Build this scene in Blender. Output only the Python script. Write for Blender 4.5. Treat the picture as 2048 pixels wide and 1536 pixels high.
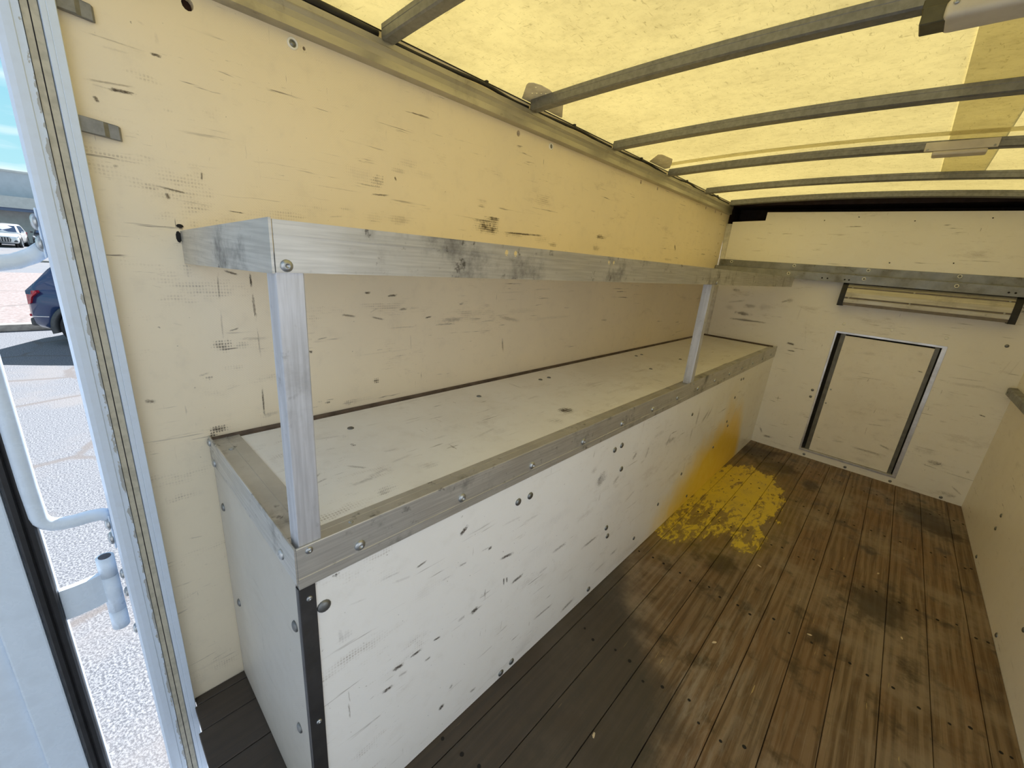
import bpy, bmesh, math, random
from mathutils import Matrix, Vector
random.seed(7)
for o in list(bpy.data.objects):
    bpy.data.objects.remove(o)
SC = bpy.context.scene
COL = SC.collection

# ------------------------------------------------------------------ camera
F_PX, YAW, PITCH, ROLL = 825.24, -0.7320, -0.2986, 0.0849
CAM = Vector((1.348, 0.0, 1.4585))
cy, sy, cp, sp = math.cos(YAW), math.sin(YAW), math.cos(PITCH), math.sin(PITCH)
fwd = Vector((sy * cp, cy * cp, sp)); rgt = Vector((cy, -sy, 0)); up = rgt.cross(fwd)
r2 = rgt * math.cos(ROLL) + up * math.sin(ROLL)
u2 = -rgt * math.sin(ROLL) + up * math.cos(ROLL)
cam = bpy.data.cameras.new('camera'); cam.sensor_width = 36.0; cam.lens = F_PX / 2048 * 36.0
cam.clip_start = 0.02; cam.clip_end = 500
co = bpy.data.objects.new('camera', cam); COL.objects.link(co)
co.matrix_world = Matrix(((r2.x, u2.x, -fwd.x, CAM.x), (r2.y, u2.y, -fwd.y, CAM.y), (r2.z, u2.z, -fwd.z, CAM.z), (0, 0, 0, 1)))
SC.camera = co

# ------------------------------------------------------------------ exposure, sky, sun
SC.view_settings.view_transform = 'Standard'; SC.view_settings.look = 'None'
SC.view_settings.gamma = 1.0; SC.view_settings.use_curve_mapping = False
SC.view_settings.exposure = 0.90
SC.cycles.max_bounces = 14; SC.cycles.diffuse_bounces = 9; SC.cycles.glossy_bounces = 5; SC.cycles.transmission_bounces = 9   # white box: light keeps bouncing
SUN_STRENGTH, SKY_STRENGTH = 7.2, 0.53
SUN_DIR = Vector((-0.535, 0.507, 0.676)).normalized()      # towards the sun
sd = bpy.data.lights.new('sun', 'SUN'); sd.energy = SUN_STRENGTH; sd.angle = 0.0093; sd.color = (0.97, 0.98, 1.0)
so = bpy.data.objects.new('sun', sd); COL.objects.link(so); so.location = (-6, 5, 9)
so.rotation_euler = SUN_DIR.to_track_quat('Z', 'Y').to_euler()

world = bpy.data.worlds.new('sky'); SC.world = world; world.use_nodes = True
wn, wl = world.node_tree.nodes, world.node_tree.links
wn.clear()
tc = wn.new('ShaderNodeTexCoord'); sep = wn.new('ShaderNodeSeparateXYZ'); wl.new(tc.outputs['Generated'], sep.inputs[0])
ramp = wn.new('ShaderNodeValToRGB'); wl.new(sep.outputs[2], ramp.inputs[0])
ramp.color_ramp.elements[0].position = 0.0; ramp.color_ramp.elements[0].color = (0.55, 0.92, 0.98, 1)
ramp.color_ramp.elements[1].position = 0.75; ramp.color_ramp.elements[1].color = (0.11, 0.24, 0.46, 1)
e = ramp.color_ramp.elements.new(0.25); e.color = (0.30, 0.72, 0.93, 1)
mp = wn.new('ShaderNodeMapping'); mp.inputs['Scale'].default_value = (1.2, 1.2, 9.0); wl.new(tc.outputs['Generated'], mp.inputs[0])
nz = wn.new('ShaderNodeTexNoise'); nz.inputs['Scale'].default_value = 2.3; nz.inputs['Detail'].default_value = 6; wl.new(mp.outputs[0], nz.inputs['Vector'])
cr = wn.new('ShaderNodeValToRGB'); cr.color_ramp.elements[0].position = 0.47; cr.color_ramp.elements[1].position = 0.70; wl.new(nz.outputs[0], cr.inputs[0])
mx = wn.new('ShaderNodeMix'); mx.data_type = 'RGBA'; wl.new(cr.outputs[0], mx.inputs[0]); wl.new(ramp.outputs[0], mx.inputs[6]); mx.inputs[7].default_value = (1.25, 1.27, 1.30, 1)
bg = wn.new('ShaderNodeBackground'); bg.inputs[1].default_value = SKY_STRENGTH; wl.new(mx.outputs[2], bg.inputs[0])
wo = wn.new('ShaderNodeOutputWorld'); wl.new(bg.outputs[0], wo.inputs[0])

# ------------------------------------------------------------------ main dimensions (metres)
D, L, W, HB = 0.637, 4.21, 2.027, 0.90        # bench depth, box length, box width, bench height
GZ = -1.0                                      # ground outside
def zroof(x):
    return 2.074 + 0.038 * (1 - ((x - W / 2) / (W / 2)) ** 2)

# ------------------------------------------------------------------ node helper
class NT:
    def __init__(s, name):
        s.m = bpy.data.materials.new(name); s.m.use_nodes = True
        s.t = s.m.node_tree; s.t.nodes.clear()
        s.out = s.t.nodes.new('ShaderNodeOutputMaterial')
    def set(s, inp, v):
        if isinstance(v, bpy.types.NodeSocket): s.t.links.new(v, inp)
        elif v is not None:
            if isinstance(v, (tuple, list)) and len(v) == 3 and inp.type == 'RGBA': v = tuple(v) + (1,)
            inp.default_value = v
    def n(s, typ, ins=None, **props):
        nd = s.t.nodes.new(typ)
        for k, v in props.items(): setattr(nd, k, v)
        for k, v in (ins or {}).items(): s.set(nd.inputs[k], v)
        return nd
    def math(s, op, a, b=None, c=None, clamp=False):
        nd = s.t.nodes.new('ShaderNodeMath'); nd.operation = op; nd.use_clamp = clamp
        s.set(nd.inputs[0], a)
        if b is not None: s.set(nd.inputs[1], b)
        if c is not None: s.set(nd.inputs[2], c)
        return nd.outputs[0]
    def add(s, a, b): return s.math('ADD', a, b)
    def mul(s, a, b): return s.math('MULTIPLY', a, b)
    def sub(s, a, b): return s.math('SUBTRACT', a, b)
    def smooth(s, v, lo, hi, to0=0.0, to1=1.0):
        nd = s.n('ShaderNodeMapRange', {0: v, 1: lo, 2: hi, 3: to0, 4: to1}, interpolation_type='SMOOTHSTEP')
        return nd.outputs[0]
    def comb(s, x, y, z): return s.n('ShaderNodeCombineXYZ', {0: x, 1: y, 2: z}).outputs[0]
    def noise(s, vec, scale, detail=4.0, rough=0.55, dist=0.0):
        return s.n('ShaderNodeTexNoise', {'Vector': vec, 'Scale': scale, 'Detail': detail, 'Roughness': rough, 'Distortion': dist}).outputs[0]
    def mix(s, f, a, b, blend='MIX'):
        nd = s.t.nodes.new('ShaderNodeMix'); nd.data_type = 'RGBA'; nd.blend_type = blend
        s.set(nd.inputs[0], f); s.set(nd.inputs[6], a); s.set(nd.inputs[7], b)
        return nd.outputs[2]
    def pos(s):
        g = s.t.nodes.new('ShaderNodeNewGeometry'); sp_ = s.n('ShaderNodeSeparateXYZ', {0: g.outputs['Position']})
        return sp_.outputs[0], sp_.outputs[1], sp_.outputs[2], g.outputs['Position']
    def bump(s, h, strength, dist=0.01):
        return s.n('ShaderNodeBump', {'Height': h, 'Strength': strength, 'Distance': dist}).outputs[0]
    def bsdf(s, color, rough=0.5, metal=0.0, normal=None, spec=0.5, coat=0.0, alpha=None, emit=None, trans=None):
        p = s.n('ShaderNodeBsdfPrincipled', {'Base Color': color, 'Roughness': rough, 'Metallic': metal, 'Specular IOR Level': spec, 'Coat Weight': coat})
        if normal is not None: s.set(p.inputs['Normal'], normal)
        if alpha is not None: s.set(p.inputs['Alpha'], alpha)
        if trans is not None: s.set(p.inputs['Transmission Weight'], trans)
        s.t.links.new(p.outputs[0], s.out.inputs[0])
        return s.m

def plain(name, col, rough=0.5, metal=0.0, var=0.12, scale=25.0, spec=0.5, coat=0.0):
    t = NT(name); x, y, z, P = t.pos()
    n = t.noise(P, scale, 5)
    c = t.mix(t.smooth(n, 0.35, 0.7), tuple(min(1, k * (1 + var)) for k in col), tuple(k * (1 - var) for k in col))
    r = t.smooth(n, 0.3, 0.7, max(0.02, rough - 0.06), min(1, rough + 0.06))
    return t.bsdf(c, r, metal, spec=spec, coat=coat)

# glass fibre panel: u along, v across
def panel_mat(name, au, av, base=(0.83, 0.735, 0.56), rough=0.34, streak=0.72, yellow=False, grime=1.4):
    t = NT(name); p = t.pos(); u, v = p[au], p[av]
    blotch = t.noise(p[3], 2.2, 6, 0.6)
    fine = t.noise(p[3], 14, 6, 0.65)
    c = t.mix(t.smooth(blotch, 0.35, 0.72, 0, 0.20 * grime), base, (0.66, 0.60, 0.50))
    c = t.mix(t.smooth(fine, 0.50, 0.85, 0, 0.17 * grime), c, (0.45, 0.40, 0.33))
    mask = t.smooth(t.noise(t.comb(t.mul(u, 1.0), t.mul(v, 1.6), 3.1), 2.6, 3), 0.46, 0.62)
    s1 = t.smooth(t.noise(t.comb(t.mul(u, 5), t.mul(v, 90), 1.7), 1.0, 4, 0.6, 0.4), 0.63, 0.72)
    s2 = t.mul(t.smooth(t.noise(t.comb(t.mul(u, 28), t.mul(v, 190), 9.3), 1.0, 4, 0.65, 0.6), 0.64, 0.80), 0.7)
    s3 = t.smooth(t.noise(t.comb(t.mul(u, 130), t.mul(v, 12), 5.3), 1.0, 3, 0.6, 0.3), 0.69, 0.77)
    ss = t.math('MAXIMUM', t.math('MAXIMUM', s1, s2), t.mul(s3, 0.7))
    c = t.mix(t.mul(t.mul(ss, mask), t.math('MINIMUM', 1.0, streak * 1.35)), c, (0.12, 0.09, 0.065))
    wdot = t.smooth(t.mul(t.math('ABSOLUTE', t.math('SINE', t.mul(u, 460))), t.math('ABSOLUTE', t.math('SINE', t.mul(v, 380)))), 0.30, 0.75)
    wmask = t.smooth(t.noise(t.comb(t.mul(u, 2.2), t.mul(v, 6.5), 7.7), 1.5, 6, 0.75), 0.56, 0.76)
    c = t.mix(t.mul(t.mul(t.add(t.mul(wdot, 0.75), 0.12), wmask), streak * 1.1), c, (0.24, 0.185, 0.13))
    dots = t.smooth(t.noise(p[3], 95, 2, 0.5), 0.74, 0.79)
    c = t.mix(t.mul(dots, 0.5), c, (0.12, 0.09, 0.06))
    if yellow:                                    # dried yellow paint overspray low on the panel
        nz_ = t.noise(p[3], 5, 5, 0.6)
        dy = t.sub(p[1], 3.42)
        lft = t.math('DIVIDE', t.math('ABSOLUTE', t.math('MINIMUM', dy, 0.0)), 1.40)
        rgt_ = t.math('DIVIDE', t.math('MAXIMUM', dy, 0.0), 0.33)
        a = t.add(lft, rgt_)
        h = t.math('DIVIDE', p[2], 0.56)
        dist = t.math('POWER', t.add(t.math('POWER', a, 1.6), t.math('POWER', h, 1.6)), 0.62)
        dist = t.add(dist, t.mul(t.sub(nz_, 0.5), 0.35))
        ym = t.smooth(dist, 1.10, 0.62)
        col2 = t.math('SUBTRACT', 1.0, t.smooth(t.math('ABSOLUTE', t.sub(p[1], 3.20)), 0.03, 0.24))
        ym2 = t.mul(t.mul(col2, t.smooth(p[2], 0.80, 0.35)), t.smooth(nz_, 0.30, 0.62, 0.25, 0.75))
        ym = t.math('MAXIMUM', ym, ym2)
        chips = t.smooth(t.noise(t.comb(t.mul(p[1], 6), t.mul(p[2], 30), 0), 1.5, 4), 0.70, 0.74)
        ym = t.mul(ym, t.sub(1.0, t.mul(chips, 0.8)))
        c = t.mix(t.mul(ym, 0.93), c, t.mix(fine, (0.95, 0.68, 0.03), (0.86, 0.58, 0.02)))
    weave = t.mul(t.math('SINE', t.mul(u, 900)), t.math('SINE', t.mul(v, 900)))
    hgt = t.add(t.mul(weave, 0.35), t.mul(t.noise(p[3], 4, 2), 1.2))
    nrm = t.bump(hgt, 0.05, 0.003)
    r = t.smooth(fine, 0.3, 0.75, max(rough, 0.31), max(rough, 0.31) + 0.07)
    return t.bsdf(c, r, 0.0, nrm, spec=0.55)

def metal_mat(name, base, rough, metal=0.9, dirt=0.6, dirtcol=(0.07, 0.06, 0.05), stretch=(6, 6, 6)):
    t = NT(name); x, y, z, P = t.pos()
    n1 = t.noise(P, 6, 6, 0.65)
    n2 = t.noise(t.comb(t.mul(x, stretch[0]), t.mul(y, stretch[1]), t.mul(z, stretch[2])), 3, 5, 0.6)
    n3 = t.noise(P, 38, 4, 0.6)
    c = t.mix(t.smooth(n2, 0.3, 0.7), base, tuple(k * 0.78 for k in base))
    c = t.mix(t.mul(t.smooth(n1, 0.52, 0.74), dirt), c, dirtcol)
    c = t.mix(t.mul(t.mul(t.smooth(n3, 0.60, 0.70), t.smooth(n1, 0.40, 0.60)), dirt), c, dirtcol)
    r = t.smooth(n1, 0.3, 0.75, max(rough - 0.04, 0.31), rough + 0.18)
    nrm = t.bump(n2, 0.05, 0.002)
    return t.bsdf(c, r, metal, nrm)

# ------------------------------------------------------------------ materials
MAT = {}
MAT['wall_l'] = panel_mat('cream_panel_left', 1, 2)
MAT['wall_f'] = panel_mat('cream_panel_front', 0, 2, base=(0.93, 0.915, 0.875), rough=0.25, grime=0.6)
MAT['wall_r'] = panel_mat('cream_panel_right', 1, 2, base=(0.90, 0.85, 0.76), grime=0.7)
MAT['bench_f'] = panel_mat('bench_front_panel', 1, 2, base=(0.91, 0.91, 0.905), rough=0.24, yellow=True, grime=0.9, streak=0.7)
MAT['bench_e'] = panel_mat('bench_end_panel', 0, 2, base=(0.50, 0.475, 0.42), rough=0.38, streak=0.4)  # base darkened to put the shade on the rear-facing end into its colour
MAT['bench_t'] = panel_mat('bench_top_panel', 1, 0, base=(0.92, 0.915, 0.89), rough=0.42, streak=0.75, grime=1.3)
MAT['hatch'] = panel_mat('hatch_panel', 0, 2, base=(0.90, 0.87, 0.80), rough=0.32)
MAT['alu'] = metal_mat('mill_aluminium', (0.63, 0.62, 0.585), 0.40, 0.65, 0.75, stretch=(2, 2, 60))
MAT['alu_post'] = metal_mat('aluminium_post', (0.66, 0.67, 0.71), 0.42, 0.55, 0.22, stretch=(40, 40, 2))
MAT['alu_clean'] = metal_mat('bright_aluminium', (0.75, 0.75, 0.76), 0.28, 0.9, 0.2)
MAT['rail_alu'] = metal_mat('roof_rail_aluminium', (0.50, 0.475, 0.40), 0.40, 0.6, 0.25, stretch=(4, 1, 4))
MAT['housing'] = metal_mat('ribbed_housing_aluminium', (0.58, 0.55, 0.47), 0.40, 0.45, 0.25, stretch=(2, 4, 50))
MAT['galv'] = metal_mat('galvanised_steel', (0.26, 0.265, 0.265), 0.45, 0.6, 0.25, stretch=(20, 20, 20))
MAT['steel_rail'] = metal_mat('painted_steel_rail', (0.30, 0.31, 0.31), 0.42, 0.6, 0.45, (0.10, 0.07, 0.04))
MAT['black_steel'] = metal_mat('black_steel_angle', (0.10, 0.10, 0.105), 0.34, 0.7, 0.4)
MAT['bolt'] = metal_mat('zinc_bolt', (0.52, 0.54, 0.55), 0.32, 0.9, 0.4)
MAT['dark_bolt'] = metal_mat('dark_bolt', (0.26, 0.27, 0.27), 0.35, 0.85, 0.4)
MAT['rivet'] = plain('white_rivet', (0.85, 0.85, 0.82), 0.25, 0.0)
MAT['brown_strip'] = plain('brown_sealing_strip', (0.10, 0.07, 0.05), 0.6, 0, 0.3, 20)
MAT['black'] = plain('black_rubber', (0.012, 0.012, 0.014), 0.55, 0, 0.2)
MAT['void'] = plain('dark_red_cavity', (0.020, 0.007, 0.006), 0.7)
MAT['void2'] = plain('black_cavity', (0.006, 0.005, 0.005), 0.8)
MAT['white_strip'] = plain('white_corner_strip', (0.72, 0.70, 0.66), 0.4)
MAT['lens'] = plain('frosted_lamp_lens', (0.62, 0.58, 0.50), 0.45, 0, 0.05)
MAT['bracket'] = plain('olive_lamp_bracket', (0.10, 0.095, 0.06), 0.5, 0.3)
MAT['tan_strap'] = plain('tan_roof_strap', (0.42, 0.38, 0.26), 0.6)
MAT['gusset'] = plain('pale_gusset_plate', (0.78, 0.76, 0.66), 0.5, 0.0)
MAT['groove'] = plain('dull_brown_groove', (0.17, 0.145, 0.12), 0.5, 0.2)
MAT['hole_in'] = plain('hole_inside', (0.035, 0.012, 0.008), 0.8)
MAT['hatch_grey'] = plain('hatch_grey_channel', (0.16, 0.155, 0.13), 0.45, 0.5)

def post_paint():
    t = NT('chipped_white_paint'); x, y, z, P = t.pos()
    n = t.noise(t.comb(t.mul(y, 2.0), t.mul(z, 1.0), x), 22, 5, 0.65)
    n2 = t.noise(P, 60, 4)
    # paint chipped along the corner between the faces
    edge = t.sub(1.0, t.smooth(t.math('ABSOLUTE', t.sub(y, 0.031)), 0.001, 0.012))
    chip = t.smooth(t.add(t.mul(edge, 0.30), n), 0.76, 0.80)
    c = t.mix(t.smooth(n2, 0.4, 0.75, 0, 0.2), (0.64, 0.73, 0.86), (0.55, 0.60, 0.66))  # blue skylight cast is put into the white paint's colour
    c = t.mix(t.mul(chip, 0.8), c, (0.34, 0.33, 0.29))
    return t.bsdf(c, 0.32, 0, None)
MAT['post'] = post_paint()
MAT['white'] = plain('skylight_tinted_white_enamel', (0.66, 0.76, 0.88), 0.30, 0, 0.04)  # white enamel with the blue cast of the sky mixed into its colour
MAT['white_leaf'] = plain('white_door_skin', (0.84, 0.84, 0.84), 0.45, 0, 0.04)
MAT['post_tan'] = plain('tan_weather_strip', (0.46, 0.43, 0.34), 0.55, 0, 0.12, 60)
MAT['seam'] = plain('dark_seam', (0.07, 0.065, 0.08), 0.6)

def roof_mat():
    t = NT('translucent_fibreglass_roof'); x, y, z, P = t.pos()
    cloud = t.noise(P, 3.5, 5, 0.6)
    f1 = t.noise(t.comb(t.mul(x, 1.0), t.mul(y, 0.28), 0), 120, 3, 0.6, 0.8)
    f2 = t.noise(t.comb(t.mul(x, 0.28), t.mul(y, 1.0), 4), 105, 3, 0.6, 0.9)
    f3 = t.noise(P, 30, 5, 0.7)
    fl = t.math('MAXIMUM', t.smooth(f1, 0.60, 0.70), t.smooth(f2, 0.61, 0.71))
    shade = t.add(t.add(t.smooth(cloud, 0.3, 0.75, 0, 0.22), t.mul(fl, 0.38)), t.smooth(f3, 0.4, 0.75, 0, 0.20))
    tr = t.mix(shade, (0.455, 0.350, 0.120), (0.125, 0.087, 0.023))
    df = t.mix(shade, (0.90, 0.83, 0.60), (0.45, 0.38, 0.24))
    a = t.n('ShaderNodeBsdfTranslucent', {'Color': tr}); b = t.n('ShaderNodeBsdfDiffuse', {'Color': df})
    ms = t.n('ShaderNodeMixShader', {0: 0.45, 1: a.outputs[0], 2: b.outputs[0]})
    t.t.links.new(ms.outputs[0], t.out.inputs[0])
    return t.m
MAT['roof'] = roof_mat()

def strap_mat(name, tr, df, f):
    t = NT(name); x, y, z, P = t.pos()
    n = t.noise(P, 20, 4)
    a = t.n('ShaderNodeBsdfTranslucent', {'Color': t.mix(n, tr, tuple(k * 0.7 for k in tr))})
    b = t.n('ShaderNodeBsdfDiffuse', {'Color': df})
    ms = t.n('ShaderNodeMixShader', {0: f, 1: a.outputs[0], 2: b.outputs[0]})
    t.t.links.new(ms.outputs[0], t.out.inputs[0])
    return t.m
MAT['roof_patch'] = strap_mat('translucent_roof_patch', (0.85, 0.80, 0.55), (0.6, 0.58, 0.45), 0.35)

def floor_mat():
    t = NT('worn_plank_floor'); x, y, z, P = t.pos()
    oi = t.t.nodes.new('ShaderNodeObjectInfo'); rnd = oi.outputs['Random']
    ox = t.add(x, t.mul(rnd, 7.0)); oy = t.add(y, t.mul(rnd, 31.0))
    # grain: rings stretched along the board
    wv = t.n('ShaderNodeTexWave', {'Vector': t.comb(ox, t.mul(oy, 0.10), 0), 'Scale': 9.0, 'Distortion': 11.0, 'Detail': 2.5, 'Detail Scale': 0.9, 'Detail Roughness': 0.62}, wave_type='BANDS', bands_direction='X').outputs[1]
    gr = t.noise(t.comb(t.mul(ox, 70), t.mul(oy, 2.2), 0), 1.0, 5, 0.65, 0.5)
    fib = t.noise(t.comb(t.mul(ox, 260), t.mul(oy, 5), 0), 1.0, 3, 0.6)
    big = t.noise(P, 2.0, 6, 0.65)
    mid = t.noise(P, 6.5, 6, 0.65)
    c = t.mix(t.smooth(wv, 0.10, 0.90), (0.150, 0.092, 0.046), (0.245, 0.168, 0.098))
    c = t.mix(t.mul(t.smooth(t.noise(t.comb(t.mul(rnd, 40), t.mul(y, 1.3), t.mul(x, 3)), 1.0, 3), 0.42, 0.66), 0.55), c, (0.20, 0.105, 0.045))
    c = t.mix(t.smooth(gr, 0.46, 0.70, 0, 0.70), c, (0.058, 0.034, 0.017))
    c = t.mix(t.smooth(fib, 0.52, 0.72, 0, 0.5), c, (0.33, 0.25, 0.16))
    c = t.mix(t.mul(rnd, 0.35), c, (0.07, 0.042, 0.020))
    c = t.mix(t.smooth(big, 0.48, 0.66, 0, 0.62), c, (0.31, 0.245, 0.175))          # pale worn areas
    c = t.mix(t.smooth(mid, 0.52, 0.70, 0, 0.82), c, (0.034, 0.022, 0.012))        # dark stains
    # pale abrasion streak down the middle of the aisle
    lane = t.sub(1.0, t.smooth(t.math('ABSOLUTE', t.sub(x, 1.18)), 0.03, 0.22))
    lane = t.mul(t.mul(lane, t.smooth(y, 2.6, 1.2)), t.smooth(t.noise(t.comb(t.mul(x, 30), t.mul(y, 5), 2), 1.0, 5, 0.7), 0.45, 0.68))
    c = t.mix(t.mul(lane, 0.6), c, (0.34, 0.29, 0.22))
    # round oily stains
    for (sx, sy_, rr) in ((1.63, 2.45, 0.17), (1.19, 3.62, 0.09), (1.83, 3.75, 0.22), (0.75, 3.95, 0.20), (0.93, 3.75, 0.16), (1.45, 2.0, 0.06), (1.0, 2.15, 0.10)):
        dd = t.math('SQRT', t.add(t.math('POWER', t.sub(x, sx), 2.0), t.math('POWER', t.mul(t.sub(y, sy_), 0.75), 2.0)))
        dd = t.add(dd, t.mul(t.sub(mid, 0.5), 0.28 * rr / 0.12))
        c = t.mix(t.smooth(dd, rr, rr * 0.35, 0, 0.75), c, (0.022, 0.015, 0.009))
    # black tar coat beside the bench and at the rear
    edge = t.add(t.sub(x, t.smooth(y, 0.8, 2.1, 1.24, 0.62)), t.mul(t.sub(big, 0.5), 0.55))
    blk = t.mul(t.smooth(edge, 0.10, -0.10), t.smooth(t.add(y, t.mul(t.sub(mid, 0.5), 0.8)), 2.25, 1.55))
    nearw = t.mul(t.smooth(x, 0.70, 0.64), t.smooth(y, 0.5, 0.2))
    blk = t.math('MAXIMUM', blk, nearw)
    blk = t.mul(blk, t.smooth(gr, 0.30, 0.60, 0.98, 0.86))
    c = t.mix(blk, c, t.mix(t.noise(P, 4, 4), (0.036, 0.030, 0.026), (0.066, 0.056, 0.048)))
    # spilled yellow paint
    a = t.math('POWER', t.math('DIVIDE', t.sub(x, 0.84), 0.27), 2.0)
    b = t.math('POWER', t.math('DIVIDE', t.sub(y, 2.98), 0.62), 2.0)
    d1 = t.math('SQRT', t.add(a, b))
    a2 = t.math('POWER', t.math('DIVIDE', t.sub(x, 0.70), 0.20), 2.0)
    b2 = t.math('POWER', t.math('DIVIDE', t.sub(y, 2.45), 0.36), 2.0)
    d2 = t.add(t.math('SQRT', t.add(a2, b2)), 0.10)
    a3 = t.math('POWER', t.math('DIVIDE', t.sub(x, 1.04), 0.10), 2.0)
    b3 = t.math('POWER', t.math('DIVIDE', t.sub(y, 2.52), 0.22), 2.0)
    d3 = t.add(t.math('SQRT', t.add(a3, b3)), 0.18)
    dm = t.math('MINIMUM', t.math('MINIMUM', d1, d2), d3)
    jag = t.noise(t.comb(t.mul(x, 26), t.mul(y, 9), rnd), 1.0, 5, 0.65)
    dm = t.add(dm, t.mul(t.sub(jag, 0.5), 0.85))
    ym = t.smooth(dm, 1.00, 0.93)
    wear = t.noise(t.comb(t.mul(x, 34), t.mul(y, 13), 3), 1.0, 6, 0.72, 0.6)
    thin = t.smooth(y, 2.95, 2.45, 0.0, 0.13)
    smear = t.mul(t.smooth(t.noise(t.comb(t.mul(x, 9), t.mul(y, 2.2), 6.3), 1.0, 4, 0.6, 1.2), 0.50, 0.66), 0.16)
    rub = t.smooth(t.add(t.add(wear, thin), smear), 0.56, 0.68)
    dirtm = t.smooth(mid, 0.45, 0.66)
    yc = t.mix(t.mul(dirtm, 0.35), (1.0, 0.76, 0.06), (0.55, 0.38, 0.035))
    c = t.mix(t.mul(t.mul(ym, t.sub(1.0, t.mul(rub, 0.85))), 0.95), c, yc)
    haze = t.smooth(dm, 1.75, 0.9, 0, 0.40)
    c = t.mix(haze, c, (0.24, 0.165, 0.02))
    # splinters / bare wood flecks
    fl = t.smooth(t.noise(t.comb(t.mul(x, 120), t.mul(y, 7), 8), 1.0, 2, 0.5), 0.745, 0.77)
    c = t.mix(t.mul(fl, t.sub(0.85, t.mul(blk, 0.7))), c, (0.46, 0.34, 0.14))
    rough = t.math('SUBTRACT', t.smooth(mid, 0.3, 0.7, 0.62, 0.42), t.mul(blk, 0.04))
    h = t.add(t.add(t.mul(gr, 0.6), t.mul(wv, 0.32)), t.mul(fib, 0.3))
    nrm = t.bump(t.mul(h, t.sub(1.0, t.mul(blk, 0.7))), 0.35, 0.004)
    return t.bsdf(c, rough, 0, nrm, spec=0.4)
MAT['floor'] = floor_mat()

def decal_mat(name, kind):
    t = NT(name); x, y, z, P = t.pos()
    uv = t.n('ShaderNodeUVMap', uv_map='UVMap').outputs[0]
    s_ = t.n('ShaderNodeSeparateXYZ', {0: uv}); uu, vv = s_.outputs[0], s_.outputs[1]
    at = t.n('ShaderNodeVertexColor', layer_name='mark'); dark = t.n('ShaderNodeSeparateColor', {0: at.outputs[0]}).outputs[0]
    cu = t.math('ABSOLUTE', t.sub(t.mul(uu, 2), 1)); cv = t.math('ABSOLUTE', t.sub(t.mul(vv, 2), 1))
    if kind == 'streak':
        n = t.noise(t.comb(t.mul(uu, 9), t.mul(vv, 5), t.mul(t.add(x, t.add(y, z)), 3)), 1.0, 5, 0.7); n2 = t.noise(P, 120, 4, 0.7)
        fall = t.mul(t.smooth(cu, 1.0, 0.2), t.smooth(cv, 1.0, 0.1))
        a = t.smooth(t.add(t.mul(fall, 0.55), t.add(t.mul(t.sub(n, 0.5), 1.0), t.mul(t.sub(n2, 0.5), 0.7))), 0.12, 0.70)
        a = t.mul(t.mul(a, t.smooth(fall, 0.0, 0.18)), t.math('MINIMUM', 1.0, t.mul(dark, 1.0)))
    else:
        r = t.math('SQRT', t.add(t.math('POWER', cu, 2.0), t.math('POWER', cv, 2.0)))
        fall = t.smooth(r, 1.0, 0.1)
        wv = t.sub(t.mul(t.math('ABSOLUTE', t.math('SINE', t.mul(t.add(x, y), 460))), t.math('ABSOLUTE', t.math('SINE', t.mul(t.add(z, t.mul(x, 0.7)), 380)))), 0.45)
        n = t.noise(P, 85, 4, 0.75); n2 = t.noise(P, 18, 5, 0.7)
        k = t.add(t.add(t.mul(fall, 0.55), t.mul(n, 0.55)), t.add(t.mul(t.sub(n2, 0.5), 1.1), t.mul(wv, 0.32)))
        a = t.mul(t.mul(t.smooth(k, 0.56, 0.98), t.smooth(fall, 0.0, 0.5)), t.mul(dark, 0.82))
    return t.bsdf(t.mix(t.noise(P, 9, 3), (0.045, 0.034, 0.026), (0.11, 0.075, 0.05)), 0.6, 0, None, alpha=a)
MAT['streak'] = decal_mat('dark_scuff_streak', 'streak')
MAT['smudge'] = decal_mat('dark_rub_smudge', 'smudge')

# ------------------------------------------------------------------ mesh helpers
def mesh_of(bm, name, smooth=False):
    bmesh.ops.recalc_face_normals(bm, faces=bm.faces)
    me = bpy.data.meshes.new(name); bm.to_mesh(me); bm.free()
    if smooth:
        for p in me.polygons: p.use_smooth = True
    return me
def obj(name, bm, mat, parent=None, smooth=False, label=None):
    me = bm if isinstance(bm, bpy.types.Mesh) else mesh_of(bm, name, smooth)
    if mat is not None and not me.materials: me.materials.append(MAT[mat] if isinstance(mat, str) else mat)
    o = bpy.data.objects.new(name, me); COL.objects.link(o)
    if parent is not None:
        o.parent = parent
        if parent.type == 'EMPTY': o.matrix_parent_inverse = Matrix.LocRotScale(parent.location, parent.rotation_euler, None).inverted() if not parent.get('_local') else Matrix()
    if label: o['label'] = label
    return o
def thing(name, label, cat, loc=(0, 0, 0), group=None, local=False, rotz=0.0, kind=None):
    o = bpy.data.objects.new(name, None); COL.objects.link(o); o.location = loc; o.rotation_euler = (0, 0, rotz)
    o.empty_display_size = 0.05
    if local: o['_local'] = 1
    return tag(o, label, cat, group, kind)
def tag(o, label, cat, group=None, kind=None):
    o['label'] = label; o['category'] = cat
    if group: o['group'] = group
    if kind: o['kind'] = kind
    return o
def struct(name, bm, mat, label, cat, smooth=False):
    return tag(obj(name, bm, mat, None, smooth), label, cat, None, 'structure')
def box(bm, x0, x1, y0, y1, z0, z1, bev=0.0, seg=1):
    r = bmesh.ops.create_cube(bm, size=1.0); vs = r['verts']
    for v in vs:
        v.co = Vector(((x0 + x1) / 2 + v.co.x * (x1 - x0), (y0 + y1) / 2 + v.co.y * (y1 - y0), (z0 + z1) / 2 + v.co.z * (z1 - z0)))
    if bev > 0:
        es = list({e for v in vs for e in v.link_edges})
        bmesh.ops.bevel(bm, geom=es, offset=bev, segments=seg, affect='EDGES', profile=0.6)
    return bm
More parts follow.
